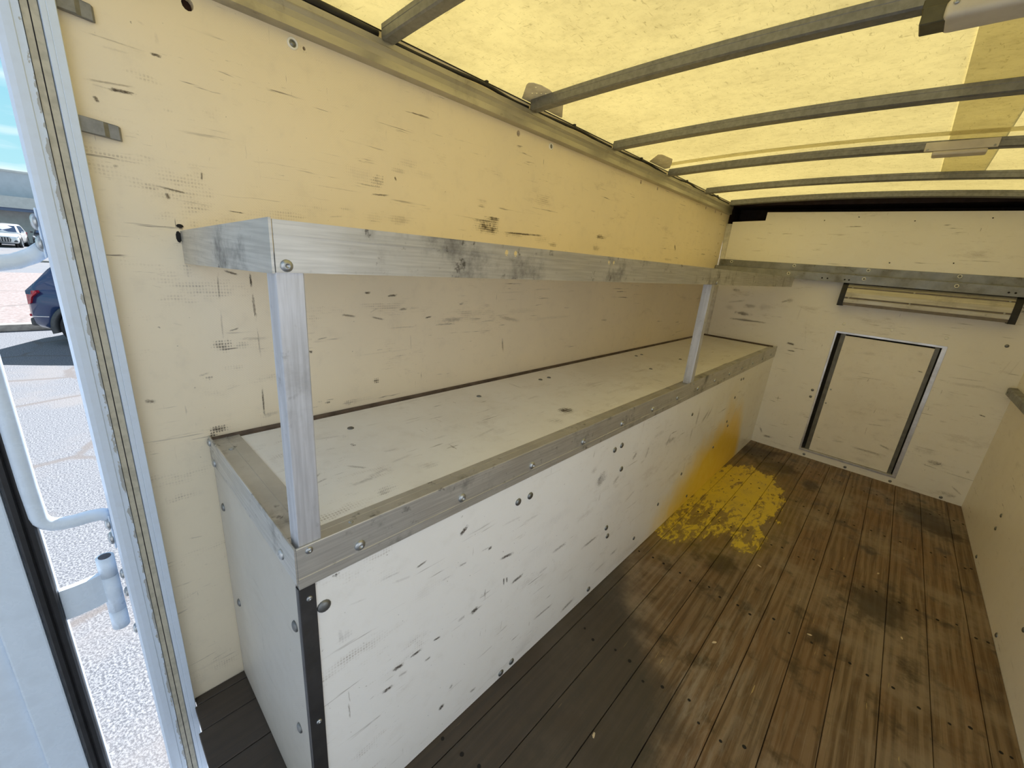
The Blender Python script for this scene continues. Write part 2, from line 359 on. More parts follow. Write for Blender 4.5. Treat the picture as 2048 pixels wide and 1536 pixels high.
def bx(*a, **k):
    return box(bmesh.new(), *a, **k)
def prism(bm, pts, axis, a0, a1):
    """closed 2D outline swept straight along an axis (0 x, 1 y, 2 z)"""
    def P(p, a):
        if axis == 0: return Vector((a, p[0], p[1]))
        if axis == 1: return Vector((p[0], a, p[1]))
        return Vector((p[0], p[1], a))
    A = [bm.verts.new(P(p, a0)) for p in pts]; B = [bm.verts.new(P(p, a1)) for p in pts]
    n = len(pts)
    for i in range(n): bm.faces.new((A[i], A[(i + 1) % n], B[(i + 1) % n], B[i]))
    bm.faces.new(A); bm.faces.new(B[::-1])
    return bm
def pr(pts, axis, a0, a1): return prism(bmesh.new(), pts, axis, a0, a1)
def sweep(bm, path, section, up=Vector((0, 0, 1)), caps=True, closed_sec=True):
    """section (a,b) swept along path; a across, b along up"""
    rings = []
    for i, p in enumerate(path):
        p = Vector(p)
        d = (Vector(path[min(i + 1, len(path) - 1)]) - Vector(path[max(i - 1, 0)])).normalized()
        s = d.cross(up).normalized(); u_ = s.cross(d).normalized()
        rings.append([bm.verts.new(p + s * a + u_ * b) for a, b in section])
    n = len(section)
    for i in range(len(rings) - 1):
        for j in range(n if closed_sec else n - 1):
            bm.faces.new((rings[i][j], rings[i][(j + 1) % n], rings[i + 1][(j + 1) % n], rings[i + 1][j]))
    if caps: bm.faces.new(rings[0][::-1]); bm.faces.new(rings[-1])
    return bm
def tube(bm, path, r, seg=12, up=Vector((0.13, 0.2, 0.97))):
    return sweep(bm, path, [(r * math.cos(2 * math.pi * k / seg), r * math.sin(2 * math.pi * k / seg)) for k in range(seg)], up)
def cyl(bm, c, r, h, axis=2, seg=20, r2=None):
    m = {0: Matrix.Rotation(math.pi / 2, 4, 'Y'), 1: Matrix.Rotation(-math.pi / 2, 4, 'X'), 2: Matrix()}[axis]
    bmesh.ops.create_cone(bm, cap_ends=True, segments=seg, radius1=r, radius2=r if r2 is None else r2, depth=h, matrix=Matrix.Translation(c) @ m)
    return bm
def lathe(bm, prof, seg=16, mat=Matrix()):
    """profile (r,z) turned about local Z"""
    rings = []
    for r, z in prof:
        if r < 1e-6: rings.append([bm.verts.new(mat @ Vector((0, 0, z)))])
        else: rings.append([bm.verts.new(mat @ Vector((r * math.cos(2 * math.pi * k / seg), r * math.sin(2 * math.pi * k / seg), z))) for k in range(seg)])
    for a, b in zip(rings, rings[1:]):
        for k in range(seg):
            k2 = (k + 1) % seg
            if len(a) == 1 and len(b) == 1: continue
            if len(a) == 1: bm.faces.new((a[0], b[k2], b[k]))
            elif len(b) == 1: bm.faces.new((a[k], a[k2], b[0]))
            else: bm.faces.new((a[k], a[k2], b[k2], b[k]))
    return bm
def plate(outline, holes, axis, a0, a1):
    """flat plate with true cut-outs: 2D outline and hole loops filled and given thickness along an axis"""
    def P(p, a):
        if axis == 0: return Vector((a, p[0], p[1]))
        if axis == 1: return Vector((p[0], a, p[1]))
        return Vector((p[0], p[1], a))
    bm = bmesh.new(); edges = []
    for loop in [outline] + holes:
        vs = [bm.verts.new(P(p, a0)) for p in loop]
        edges += [bm.edges.new((vs[i], vs[(i + 1) % len(vs)])) for i in range(len(vs))]
    fill = bmesh.ops.triangle_fill(bm, use_beauty=True, edges=edges)
    faces = [f for f in bm.faces]
    ext = bmesh.ops.extrude_face_region(bm, geom=faces, use_keep_orig=True)
    d = P((0, 0), a1) - P((0, 0), a0)
    bmesh.ops.translate(bm, vec=d, verts=[v for v in ext['geom'] if isinstance(v, bmesh.types.BMVert)])
    return bm
def circ(cx, cz, r, n=12, sq=1.0):
    return [(cx + r * math.cos(2 * math.pi * k / n), cz + r * sq * math.sin(2 * math.pi * k / n)) for k in range(n)]
ROT = {'+x': (0, math.pi / 2, 0), '-x': (0, -math.pi / 2, 0), '+y': (-math.pi / 2, 0, 0), '-y': (math.pi / 2, 0, 0), '+z': (0, 0, 0), '-z': (math.pi, 0, 0)}
def dome(r, h, socket=False, seg=14):
    prof = [(r, 0), (r, h * 0.25), (r * 0.92, h * 0.55), (r * 0.66, h * 0.86), (r * 0.4, h)]
    prof += [(r * 0.36, h), (r * 0.32, h * 0.5), (0, h * 0.5)] if socket else [(0, h * 1.04)]
    return mesh_of(lathe(bmesh.new(), prof, seg), 'bolt_head', True)
def ring_screw(r, h):
    me = mesh_of(lathe(bmesh.new(), [(r, 0), (r, h * 0.6), (r * 0.90, h), (r * 0.70, h), (r * 0.64, h * 0.2), (r * 0.5, h * 0.2), (r * 0.42, h * 0.7), (0, h * 0.75)], 16), 'ring_screw', True)
    me.materials.append(MAT['rivet']); me.materials.append(MAT['dark_bolt'])
    for p in me.polygons:
        if math.hypot(p.center.x, p.center.y) < r * 0.62: p.material_index = 1
    return me
BOLT = dome(0.0125, 0.006); BOLT.materials.append(MAT['dark_bolt'])
BOLT_S = dome(0.0095, 0.005, True); BOLT_S.materials.append(MAT['bolt'])
BOLT_B = dome(0.0135, 0.007, True); BOLT_B.materials.append(MAT['bolt'])
SCREW = dome(0.0075, 0.004, True); SCREW.materials.append(MAT['bolt'])
RIVET = dome(0.0125, 0.005); RIVET.materials.append(MAT['rivet'])
NAIL = mesh_of(lathe(bmesh.new(), [(0.0058, -0.002), (0.0058, 0.0004), (0.003, 0.0002), (0, 0.0001)], 10), 'screw_head'); NAIL.materials.append(MAT['void2'])
RIVET_G = dome(0.0125, 0.005); RIVET_G.materials.append(MAT['dark_bolt'])
RING = ring_screw(0.014, 0.004)
def put(mesh, name, parent, loc, nrm, sc=1.0):
    o = bpy.data.objects.new(name, mesh); COL.objects.link(o); o.location = loc; o.rotation_euler = ROT[nrm]; o.scale = (sc, sc, sc)
    if parent is not None:
        o.parent = parent
        if parent.type == 'EMPTY' and not parent.get('_local'): o.matrix_parent_inverse = Matrix.Translation(-Vector(parent.location))
    return o
def arc(cx, cz, r, a0, a1, n):
    return [(cx + r * math.cos(math.radians(a0 + (a1 - a0) * k / n)), cz + r * math.sin(math.radians(a0 + (a1 - a0) * k / n))) for k in range(n + 1)]

# ------------------------------------------------------------------ the box: floor
fl = struct('floor', bx(0.034, W - 0.034, 0.086, L + 0.02, -0.06, -0.022), 'void2', 'dark worn plank floor of the truck box', 'floor')
joints = [0.0, 0.0325, 0.13, 0.27, 0.41, 0.55, 0.69, 0.829, 0.970, 1.110, 1.249, 1.386, 1.523, 1.663, 1.804, 1.948, W]
for i in range(len(joints) - 1):
    g = 0.0011
    pl = obj('plank', bx(joints[i] + g, joints[i + 1] - g, max(0.062, 0.0815 - 0.077 * ((joints[i] + joints[i + 1]) / 2 - 0.03)) if 0.03 < joints[i] < 1.9 else 0.084, L - 0.001, -0.022, random.uniform(-0.0012, 0.0), bev=0.0014), 'floor', fl)
    if joints[i + 1] > D:
        for yy in (0.62, 1.27, 1.93, 2.58, 3.24, 3.88):
            for q_ in (0.3, 0.72):
                xx = joints[i] + (joints[i + 1] - joints[i]) * q_ + random.uniform(-0.008, 0.008)
                if xx > D + 0.012: put(NAIL, 'screw', pl, (xx, yy + random.uniform(-0.03, 0.03), 0.0), '+z', random.uniform(0.8, 1.15))
# rear sill under the doorway
struct('trim_1', bx(-0.03, W + 0.03, 0.0, 0.073, -0.50, -0.36, bev=0.004), 'white', 'white steel sill across the rear doorway', 'sill')

# ------------------------------------------------------------------ left wall with its drilled holes
hl = [(0.299, 1.942, .0115), (0.552, 1.946, .004), (1.408, 1.949, .010), (2.51, 1.952, .010), (2.741, 1.953, .010), (3.632, 1.955, .011), (3.857, 1.955, .011), (4.01, 1.955, .011),
      (4.08, 1.80, .007), (4.09, 1.72, .009), (4.07, 1.64, .007)]
wl_ = struct('wall_left', plate([(0.05, -0.02), (L + 0.30, -0.02), (L + 0.02, 2.072), (0.05, 2.072)], [circ(a, b, r, 12, 1.15) for a, b, r in hl], 0, -0.020, 0.0), 'wall_l', 'cream panelled left wall of the truck box with dark scuffs', 'wall')
obj('wall_backing', bx(-0.034, -0.0205, 0.05, L + 0.30, -0.02, 2.072), 'hole_in', wl_)
put(RING, 'ring_screw', wl_, (0.0, 0.523, 1.947), '+x', 1.0)
put(RING, 'ring_screw', wl_, (0.0, 1.627, 1.949), '+x', 1.0)
# dark gouge where the shelf meets the wall
for (a, b, w_, h_) in ((0.2205, 1.438, 0.0055, 0.014), (0.226, 1.464, 0.007, 0.0045)):
    obj('gouge', plate(circ(a, b, w_, 9, h_ / w_), [], 0, 0.0002, 0.0012), 'void2', wl_)

# top rail along the left wall, with sealant bead
rail_prof = [(0.0, 1.969), (0.030, 1.973), (0.0285, 1.982), (0.0262, 1.995), (0.0275, 2.010), (0.0305, 2.020), (0.0325, 2.0225), (0.0310, 2.0245), (0.0312, 2.030), (0.0318, 2.0365), (0.0318, 2.0385), (0.0, 2.0375)]
struct('trim_2', pr(rail_prof, 1, 0.07, L - 0.02), 'rail_alu', 'long dull aluminium cove rail along the top of the left wall', 'rail')
struct('trim_3', pr([(W - a, b) for a, b in rail_prof], 1, 0.07, L - 0.02), 'rail_alu', 'aluminium cove rail along the top of the right wall', 'rail')
struct('trim_4', pr([(0.0005, 2.0690), (0.003, 2.0690), (0.004, 2.0705), (0.003, 2.0720), (0.0005, 2.0720)], 1, 0.07, L - 0.02), 'black', 'thin black sealant line between left wall and roof', 'sealant')

# ------------------------------------------------------------------ right wall
SD0, SD1, SDH = 0.22, 1.05, 1.62          # unseen curb-side doorway in the right wall, inferred and sized for the side daylight
wr = struct('wall_right', plate([(0.05, -0.02), (SD0, -0.02), (SD0, SDH), (SD1, SDH), (SD1, -0.02), (L + 0.30, -0.02), (L + 0.30, 2.072), (0.05, 2.072)], [], 0, W, W + 0.03), 'wall_r', 'cream panelled right wall of the truck box', 'wall')
sdf = bmesh.new()
box(sdf, W - 0.006, W + 0.045, SD0 - 0.03, SD0 - 0.0005, 0.001, SDH + 0.03, 0.003); box(sdf, W - 0.006, W + 0.045, SD1 + 0.0005, SD1 + 0.03, 0.001, SDH + 0.03, 0.003)
box(sdf, W - 0.006, W + 0.045, SD0, SD1, SDH + 0.0005, SDH + 0.03, 0.003)
struct('trim_9', sdf, 'alu_clean', 'aluminium frame of the unseen curb-side doorway in the right wall', 'door frame')
for (a, b) in ((3.295, .335), (3.28, .26), (3.36, .03), (2.398, .212), (2.30, .335), (2.28, .26), (2.6, .03)):
    put(BOLT, 'bolt', wr, (W, a, b), '-x', 0.9)
rr = thing('steel_rail', 'grey steel rail on the right wall near the front corner', 'rail', (W - 0.03, 3.0, 0.85))
obj('rail_body', pr([(W - 0.001, 0.845), (W - 0.036, 0.850), (W - 0.040, 0.856), (W - 0.040, 0.895), (W - 0.034, 0.902), (W - 0.001, 0.906)], 1, 1.10, 4.17), 'steel_rail', rr)
for k in range(5): put(BOLT, 'bolt', rr, (W - 0.040, 4.12 - 0.6 * k, 0.876), '-x', 0.7)

# ------------------------------------------------------------------ front wall: stepped top, hatch opening, dark cavity above
HX0, HX1, HZ0, HZ1 = 1.008, 1.645, 0.056, 1.100
out = [(0.046, -0.02), (W, -0.02), (W, 1.992), (0.306, 1.992), (0.304, 1.926), (0.046, 1.913)]
hf = [[(HX0, HZ0), (HX1, HZ0), (HX1, HZ1), (HX0, HZ1)]] + [circ(a, b, .0045, 8) for a, b in ((0.93, 1.955), (1.25, 1.93), (0.72, 1.93), (1.62, 1.95), (1.19, 1.64), (1.52, 1.66))]
wf = struct('wall_front', plate(out, hf, 1, L, L + 0.018), 'wall_f', 'cream front bulkhead panel with stepped top edge', 'wall')
struct('trim_5', pr([(0.0, L + 0.02), (0.0, L - 0.012), (0.012, L - 0.006), (0.030, L - 0.001), (0.045, L + 0.006), (0.045, L + 0.02)], 2, -0.02, 1.897), 'white_strip', 'white curved corner strip between left wall and front bulkhead', 'corner strip', True)
cav = bmesh.new()
box(cav, -0.03, W + 0.03, L + 0.30, L + 0.32, -0.02, 2.12)
box(cav, -0.03, W + 0.03, L + 0.022, L + 0.30, 2.050, 2.150)
box(cav, 0.0005, 0.004, L + 0.021, L + 0.30, 1.0, 2.05); box(cav, W - 0.004, W - 0.0005, L + 0.021, L + 0.30, 1.0, 2.05)
box(cav, 0.0045, W - 0.0045, L + 0.06, L + 0.30, 1.0, 1.02)
struct('wall_recess', cav, 'void', 'dark red cavity visible above the front bulkhead', 'cavity')
for a, z_, m_ in ((1.042, 1.162, RIVET), (1.332, 1.162, RIVET), (1.625, 1.160, RIVET), (1.910, 1.161, RIVET_G), (0.973, .590, RIVET_G), (0.974, .532, RIVET_G), (1.052, .022, RIVET_G), (1.341, .020, RIVET_G), (1.626, .020, RIVET_G), (1.914, .018, RIVET_G)):
    put(m_, 'rivet', wf, (a, L, z_), '-y', 0.95 if m_ is RIVET else 0.85)

# small hatch in the bulkhead
hd = thing('door_1', 'low cream access hatch with aluminium edging in the front bulkhead', 'hatch', (1.33, L, 0.05), kind='structure')
fr = bmesh.new()
box(fr, HX0 - 0.003, HX0 + 0.010, L - 0.004, L + 0.030, HZ0, HZ1, 0.001)
box(fr, HX1 - 0.022, HX1 + 0.004, L - 0.004, L + 0.030, HZ0, HZ1, 0.001)
box(fr, HX0 - 0.003, HX1 + 0.004, L - 0.0045, L + 0.030, HZ1 - 0.013, HZ1 + 0.003, 0.001)
box(fr, HX0 - 0.003, HX1 + 0.004, L - 0.0045, L + 0.030, HZ0 - 0.003, HZ0 + 0.016, 0.001)
obj('hatch_frame', fr, 'alu_clean', hd)
obj('hatch_backing', bx(HX0, HX1, L + 0.032, L + 0.040, HZ0, HZ1), 'void2', hd)
obj('side_channel', bx(1.042, 1.074, L + 0.018, L + 0.031, HZ0 + 0.016, HZ1 - 0.016, 0.001), 'hatch_grey', hd)
obj('side_channel', bx(1.590, 1.616, L + 0.018, L + 0.031, HZ0 + 0.016, HZ1 - 0.016, 0.001), 'hatch_grey', hd)
hp = obj('hatch_panel', bx(1.073, 1.591, L + 0.008, L + 0.030, HZ0 + 0.018, HZ1 - 0.026, 0.002), 'hatch', hd)
for z_ in (0.626, 0.506): put(SCREW, 'screw', hp, (1.090 if z_ > 0.6 else 1.086, L + 0.008, z_), '-y', 0.9)

# steel rails bolted across the bulkhead
ra = thing('steel_rail', 'upper flat grey steel rail bolted across the front bulkhead', 'rail', (1.0, L, 1.54))
rb_ = obj('rail_body', bx(0.012, W - 0.002, L - 0.010, L - 0.0005, 1.537, 1.594, 0.001), 'steel_rail', ra)
for a in (0.114, 0.603, 1.085, 1.573): put(RING, 'ring_bolt', rb_, (a, L - 0.010, 1.577), '-y', 0.85)
rc = thing('steel_rail', 'lower projecting grey steel rail across the front bulkhead below the flat rail', 'rail', (1.0, L, 1.47))
rd = obj('rail_body', pr([(L - 0.0005, 1.536), (L - 0.076, 1.5365), (L - 0.080, 1.533), (L - 0.080, 1.474), (L - 0.074, 1.474), (L - 0.074, 1.528), (L - 0.0005, 1.528)], 0, 0.004, W - 0.002), 'steel_rail', rc)
for a in (0.575, 1.075, 1.576): put(RING, 'ring_bolt', rd, (a * 1.0 + (1.348 - a) * 0.019, L - 0.080, 1.512), '-y', 0.85)
for a in (0.813, 0.849, 0.960, 0.987, 1.82, 1.85):
    obj('bolt_hole', plate(circ(a + (1.348 - a) * 0.019, 1.4965, 0.006, 8), [], 1, L - 0.0808, L - 0.0802), 'void2', rd)

# aluminium ribbed housing with black end caps below the rails
vh = thing('ribbed_housing', 'ribbed aluminium housing with black end caps below the bulkhead rails', 'housing', (1.42, L, 1.31))
S0 = L - 0.042
sec = [(L - 0.0005, 1.476), (S0 - 0.004, 1.475), (S0 - 0.016, 1.468), (S0 - 0.026, 1.452), (S0 - 0.0295, 1.447), (S0 - 0.027, 1.445), (S0 - 0.0275, 1.439), (S0 - 0.032, 1.436), (S0 - 0.041, 1.405), (S0 - 0.045, 1.372), (S0 - 0.041, 1.370), (S0 - 0.041, 1.362), (S0 - 0.0465, 1.359), (S0 - 0.047, 1.332), (S0 - 0.036, 1.311), (L - 0.0005, 1.309)]
hb = obj('cover', pr(sec, 0, 1.000, 1.858), 'housing', vh)
cap = [(L - 0.0005, 1.479), (S0 - 0.008, 1.478), (S0 - 0.022, 1.470), (S0 - 0.036, 1.440), (S0 - 0.047, 1.400), (S0 - 0.053, 1.345), (S0 - 0.053, 1.304), (L - 0.0005, 1.304)]
obj('end_cap', pr(cap, 0, 0.966, 1.000), 'black', vh); obj('end_cap', pr(cap, 0, 1.858, 1.892), 'black', vh)
for (g0, g1, gd) in ((1.4385, 1.4455, 0.0285), (1.3615, 1.3705, 0.0425), (1.3105, 1.3300, 0.0415)):
    obj('groove', bx(1.0005, 1.8575, S0 - gd - (0.006 if g0 < 1.32 else 0.0), S0 - gd + 0.003, g0, g1), 'groove', vh)
for a in (1.03, 1.38, 1.835):
    put(SCREW, 'screw', hb, (a, S0 - 0.027, 1.442), '-y', 0.8); put(SCREW, 'screw', hb, (a - 0.005, S0 - 0.041, 1.366), '-y', 0.8)

# ------------------------------------------------------------------ roof skin, patch, straps, bows
def roof_grid(x0, x1, y0, y1, dz, nx=30, ny=2, th=0.0015):
    bm = bmesh.new(); g = []
    for i in range(nx + 1):
        x = x0 + (x1 - x0) * i / nx
        g.append([bm.verts.new((x, y0 + (y1 - y0) * j / ny, zroof(x) + dz)) for j in range(ny + 1)])
    for i in range(nx):
        for j in range(ny): bm.faces.new((g[i][j], g[i + 1][j], g[i + 1][j + 1], g[i][j + 1]))
    return bm
cl = struct('ceiling', roof_grid(-0.03, W + 0.03, 0.0, L + 0.02, 0.0, 40, 60), 'roof', 'translucent yellow fibreglass roof skin', 'roof', True)
obj('roof_patch', roof_grid(1.30, 1.475, 1.0, 3.75, 0.004, 6, 20), 'roof_patch', cl, True, label='greenish darker lengthwise band on the roof skin')
bmst = roof_grid(0.06, W - 0.06, 2.665, 2.735, 0.0035, 30, 1); obj('roof_strap', bmst, 'roof_patch', cl, True, label='narrow tan strap across the roof skin')
bmst = roof_grid(0.03, W - 0.03, 3.62, 3.74, 0.0035, 30, 1); obj('roof_strap', bmst, 'roof_patch', cl, True, label='tan strap across the roof near the front')

def bow_mesh(yc, x0, x1, w=0.046, h=0.038, n=28):
    sec = [(-w / 2, 0.0), (-w / 2, -0.012), (-w / 2 + 0.0009, -0.0135), (-w / 2 + 0.0009, -h + 0.004), (-w / 2 + 0.006, -h), (w / 2 - 0.006, -h), (w / 2 - 0.0009, -h + 0.004), (w / 2 - 0.0009, -0.0135), (w / 2, -0.012), (w / 2, 0.0)]
    path = [(x0 + (x1 - x0) * k / n, yc, zroof(x0 + (x1 - x0) * k / n) - 0.004) for k in range(n + 1)]
    return sweep(bmesh.new(), path, sec)
BOWS = [(0.785, 'grey steel roof bow nearest the rear doorway', None),
        (1.455, 'second roof bow from the rear, holding the frosted lamp', None),
        (2.115, 'third roof bow from the rear, between the two lamps', None),
        (2.810, 'fourth roof bow from the rear, with a flat lamp plate', None),
        (3.495, 'fifth roof bow from the rear, beside the tan roof strap', None)]
for yc, lab, _ in BOWS:
    b = thing('roof_bow', lab, 'roof bow', (W / 2, yc, 2.03), 'steel roof bows')
    if abs(yc - 1.455) < 0.01:
        obj('channel', bow_mesh(yc, 0.034, 1.212), 'galv', b); obj('channel', bow_mesh(yc, 1.56, W - 0.034), 'galv', b)
    else:
        obj('channel', bow_mesh(yc, 0.034, W - 0.034), 'galv', b)
    obj('foot', bx(0.028, 0.052, yc - 0.020, yc + 0.020, 2.0390, 2.066, 0.002), 'galv', b)
    obj('foot', bx(W - 0.052, W - 0.028, yc - 0.020, yc + 0.020, 2.0390, 2.066, 0.002), 'galv', b)
hb6 = thing('front_header', 'wide grey header beam above the front bulkhead', 'beam', (W / 2, 4.08, 2.03))
obj('channel', bow_mesh(4.095, 0.034, W - 0.034, 0.05, 0.040), 'galv', hb6)
obj('front_flange', bow_mesh(4.165, 0.034, W - 0.034, 0.085, 0.012), 'galv', hb6)
# pale gusset plates lying on the roof skin at two bow ends
for (pts, lab) in (([(0.012, 1.40), (0.012, 1.665), (0.020, 1.662), (0.104, 1.555), (0.112, 1.535), (0.118, 1.52), (0.146, 1.41), (0.146, 1.36), (0.136, 1.325), (0.122, 1.315), (0.105, 1.322)], 'pale drilled gusset plate at the second roof bow'),
                   ([(0.012, 2.55), (0.012, 2.77), (0.05, 2.76), (0.105, 2.66), (0.140, 2.585), (0.130, 2.46), (0.112, 2.45)], 'pale drilled gusset plate at the fourth roof bow')):
    yc = sum(p[1] for p in pts) / len(pts)
    holes = [circ(0.075 + 0.013 * k, yc - 0.07 + 0.012 * k, 0.0035, 6) for k in range(4)] + [circ(0.118, yc - 0.10, 0.0035, 6)]
    if yc > 2: holes = [circ(0.07 + 0.02 * k, yc - 0.03 + 0.005 * k, 0.004, 6) for k in range(3)]
    bm = plate(pts, holes, 2, 2.0695, 2.0712)
    for v in bm.verts: v.co.z += (zroof(v.co.x) - 2.074) + 0.0005
    g = obj('gusset_plate', bm, 'gusset'); tag(g, lab, 'gusset plate', 'gusset plates under the roof')

# lamps on the bows
dl = thing('dome_light', 'long frosted lamp lens on the second roof bow at top right', 'lamp', (1.40, 1.455, 2.03))
obj('lamp_bracket', bx(1.205, 1.60, 1.430, 1.482, 2.062, 2.082, 0.002), 'bracket', dl)
obj('bracket_end', bx(1.208, 1.262, 1.424, 1.484, 2.030, 2.064, 0.002), 'bracket', dl)
lens = bx(1.246, 1.575, 1.410, 1.496, 2.028, 2.066, 0.014, 4); obj('lens', lens, 'lens', dl, True)
put(SCREW, 'screw', dl, (1.262, 1.409, 2.055), '-y', 0.7)
d4 = thing('dome_light', 'flat pale lamp plate on the fourth roof bow', 'lamp', (1.35, 2.81, 2.05))
obj('lamp_plate', bx(1.232, 1.462, 2.779, 2.787, 2.062, 2.098, 0.0015), 'lens', d4)
obj('lens', bx(1.262, 1.435, 2.779, 2.842, 2.044, 2.062, 0.007, 3), 'lens', d4, True)
put(SCREW, 'screw', d4, (1.243, 2.779, 2.069), '-y', 0.6); put(SCREW, 'screw', d4, (1.451, 2.779, 2.069), '-y', 0.6)

# black wiring loom sagging behind the top rail
wire = thing('wiring_loom', 'black corrugated wiring loom lying on the left roof rail', 'cable', (0.02, 0.1, 2.045))
ends = [0.08, 0.785, 1.455, 2.115, 2.810, 3.495, 4.09]
for i in range(6):
    y0, y1 = ends[i] + 0.026, ends[i + 1] - 0.026
    path = []
    for k in range(25):
        s_ = k / 24
        bulge = 0.008 * math.sin(math.pi * s_) ** 2 * (1 + 0.4 * math.sin(9 * s_ + i)) if i else 0.006
        path.append((0.021 + 0.004 * math.sin(11 * s_ + 2 * i), y0 + (y1 - y0) * s_, 2.0445 + bulge))
    obj('cable', tube(bmesh.new(), path, 0.0105 if i == 0 else 0.0065, 8), 'black', wire, True)
    for s_ in ((0.62,) if i < 2 else (0.45,)):
        yy = y0 + (y1 - y0) * s_
        obj('cable_tie', bx(0.012, 0.030, yy - 0.006, yy + 0.006, 2.050, 2.067, 0.002), 'black', wire)

# ------------------------------------------------------------------ storage bench along the left wall
YB = 0.222
bn = thing('storage_bench', 'long cream boxed-in bench with metal edging along the left wall', 'bench', (D / 2, 2.2, 0.0))
bf = obj('front_panel', bx(D - 0.018, D - 0.0015, YB + 0.010, L - 0.001, 0.001, 0.880), 'bench_f', bn)
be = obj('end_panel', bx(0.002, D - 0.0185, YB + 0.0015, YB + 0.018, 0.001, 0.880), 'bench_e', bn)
bt = obj('top_panel', bx(0.018, D - 0.020, YB + 0.020, L - 0.012, 0.866, 0.8835), 'bench_t', bn)
obj('back_strip', pr([(0.002, 0.866), (0.0175, 0.866), (0.0175, 0.8845), (0.010, 0.886), (0.005, 0.893), (0.002, 0.893)], 1, YB + 0.004, L - 0.013), 'brown_strip', bn)
obj('far_strip', bx(0.002, D - 0.03, L - 0.011, L - 0.001, 0.866, 0.897), 'brown_strip', bn)
# front edge angle: upright lip with a fine ridge and a flange on top of the panel
ang = [(D - 0.0015, 0.806), (D + 0.0025, 0.806), (D + 0.0025, 0.8285), (D + 0.0035, 0.829), (D + 0.0035, 0.8305), (D + 0.0025, 0.831), (D + 0.0025, 0.8985), (D + 0.0015, 0.900), (D - 0.0015, 0.900), (D - 0.0015, 0.8868), (D - 0.040, 0.8868), (D - 0.0405, 0.8876), (D - 0.0415, 0.8876), (D - 0.042, 0.8868), (D - 0.058, 0.8868), (D - 0.058, 0.8838), (D - 0.0015, 0.8838)]
ea = obj('front_edge_angle', pr(ang, 1, YB + 0.001, L - 0.004), 'alu', bn)
YA = YB
ang2 = [(YA + 0.0012, 0.818), (YA - 0.0025, 0.818), (YA - 0.0025, 0.8985), (YA - 0.0015, 0.900), (YA + 0.0012, 0.900), (YA + 0.0012, 0.8868), (YA + 0.038, 0.8868), (YA + 0.0385, 0.8877), (YA + 0.040, 0.8877), (YA + 0.0405, 0.8868), (YA + 0.072, 0.8868), (YA + 0.072, 0.8838), (YA + 0.0012, 0.8838)]
eb = obj('end_edge_angle', pr([(p[0], p[1]) for p in ang2], 0, 0.003, D - 0.059), 'alu', bn)
obj('end_edge_lip', bx(D - 0.059, D + 0.0015, YA - 0.0025, YA + 0.0006, 0.818, 0.900), 'alu', bn)
cna = [(D - 0.012, YB - 0.0012), (D - 0.001, YB - 0.0014), (D + 0.0012, YB - 0.0004), (D + 0.0018, YB + 0.002), (D + 0.0018, YB + 0.031), (D - 0.001, YB + 0.031), (D - 0.001, YB + 0.0012), (D - 0.012, YB + 0.0012)]
ca = obj('corner_angle', pr(cna, 2, 0.001, 0.806), 'black_steel', bn)
put(SCREW, 'screw', ca, (D + 0.0018, YB + 0.018, 0.775), '+x', 0.8); put(SCREW, 'screw', ca, (D + 0.0018, YB + 0.018, 0.430), '+x', 0.8)
for k in range(14): put(BOLT_B, 'bolt', ea, (D + 0.0025, 0.348 + 0.2828 * k, 0.846), '+x', 0.9)
put(SCREW, 'bolt', ea, (D + 0.0025, 0.246, 0.888), '+x', 1.0)
put(SCREW, 'screw', ea, (D - 0.030, 0.346, 0.8868), '+z', 0.7)
put(SCREW, 'screw', ea, (D + 0.0025, 2.245, 0.888), '+x', 0.9)
for (a, b) in ((0.268, .735), (0.868, .732), (0.925, .731), (1.461, .731), (1.518, .735), (1.553, .611), (1.508, .329), (1.532, .274), (1.434, .034), (0.919, .030), (0.864, .022), (2.389, .289), (2.344, .686), (3.202, .62), (3.148, .447), (3.253, .748), (3.311, .745), (2.95, .30), (2.10, .20), (3.2, .40), (1.85, .10), (2.6, .05)):
    big_ = 1.15 if a < 0.3 else (1.0 if a < 1.6 else 0.8)
    put(BOLT, 'bolt', bf, (D - 0.0015, a, b), '+x', big_)
for (a, b) in ((0.056, .690), (0.086, .362), (0.595, .681), (0.560, .340)): put(BOLT, 'bolt', be, (a, YB + 0.0015, b), '-y', 1.0)
for (a, b) in ((0.045, .830), (0.565, .846), (0.016, .884)): put(BOLT_B, 'bolt', eb, (a, YA - 0.0025, b), '-y', 0.85)
put(SCREW, 'screw', eb, (0.10, YA + 0.03, 0.8868), '+z', 0.9)
for (a, b) in ((0.147, 0.572), (0.145, 1.137), (0.128, 1.567), (0.128, 1.635), (0.347, 2.343), (0.339, 2.812), (0.12, 2.6), (0.12, 2.68)):
    put(BOLT, 'bolt', bt, (a, b, 0.8830), '+z', 0.85)

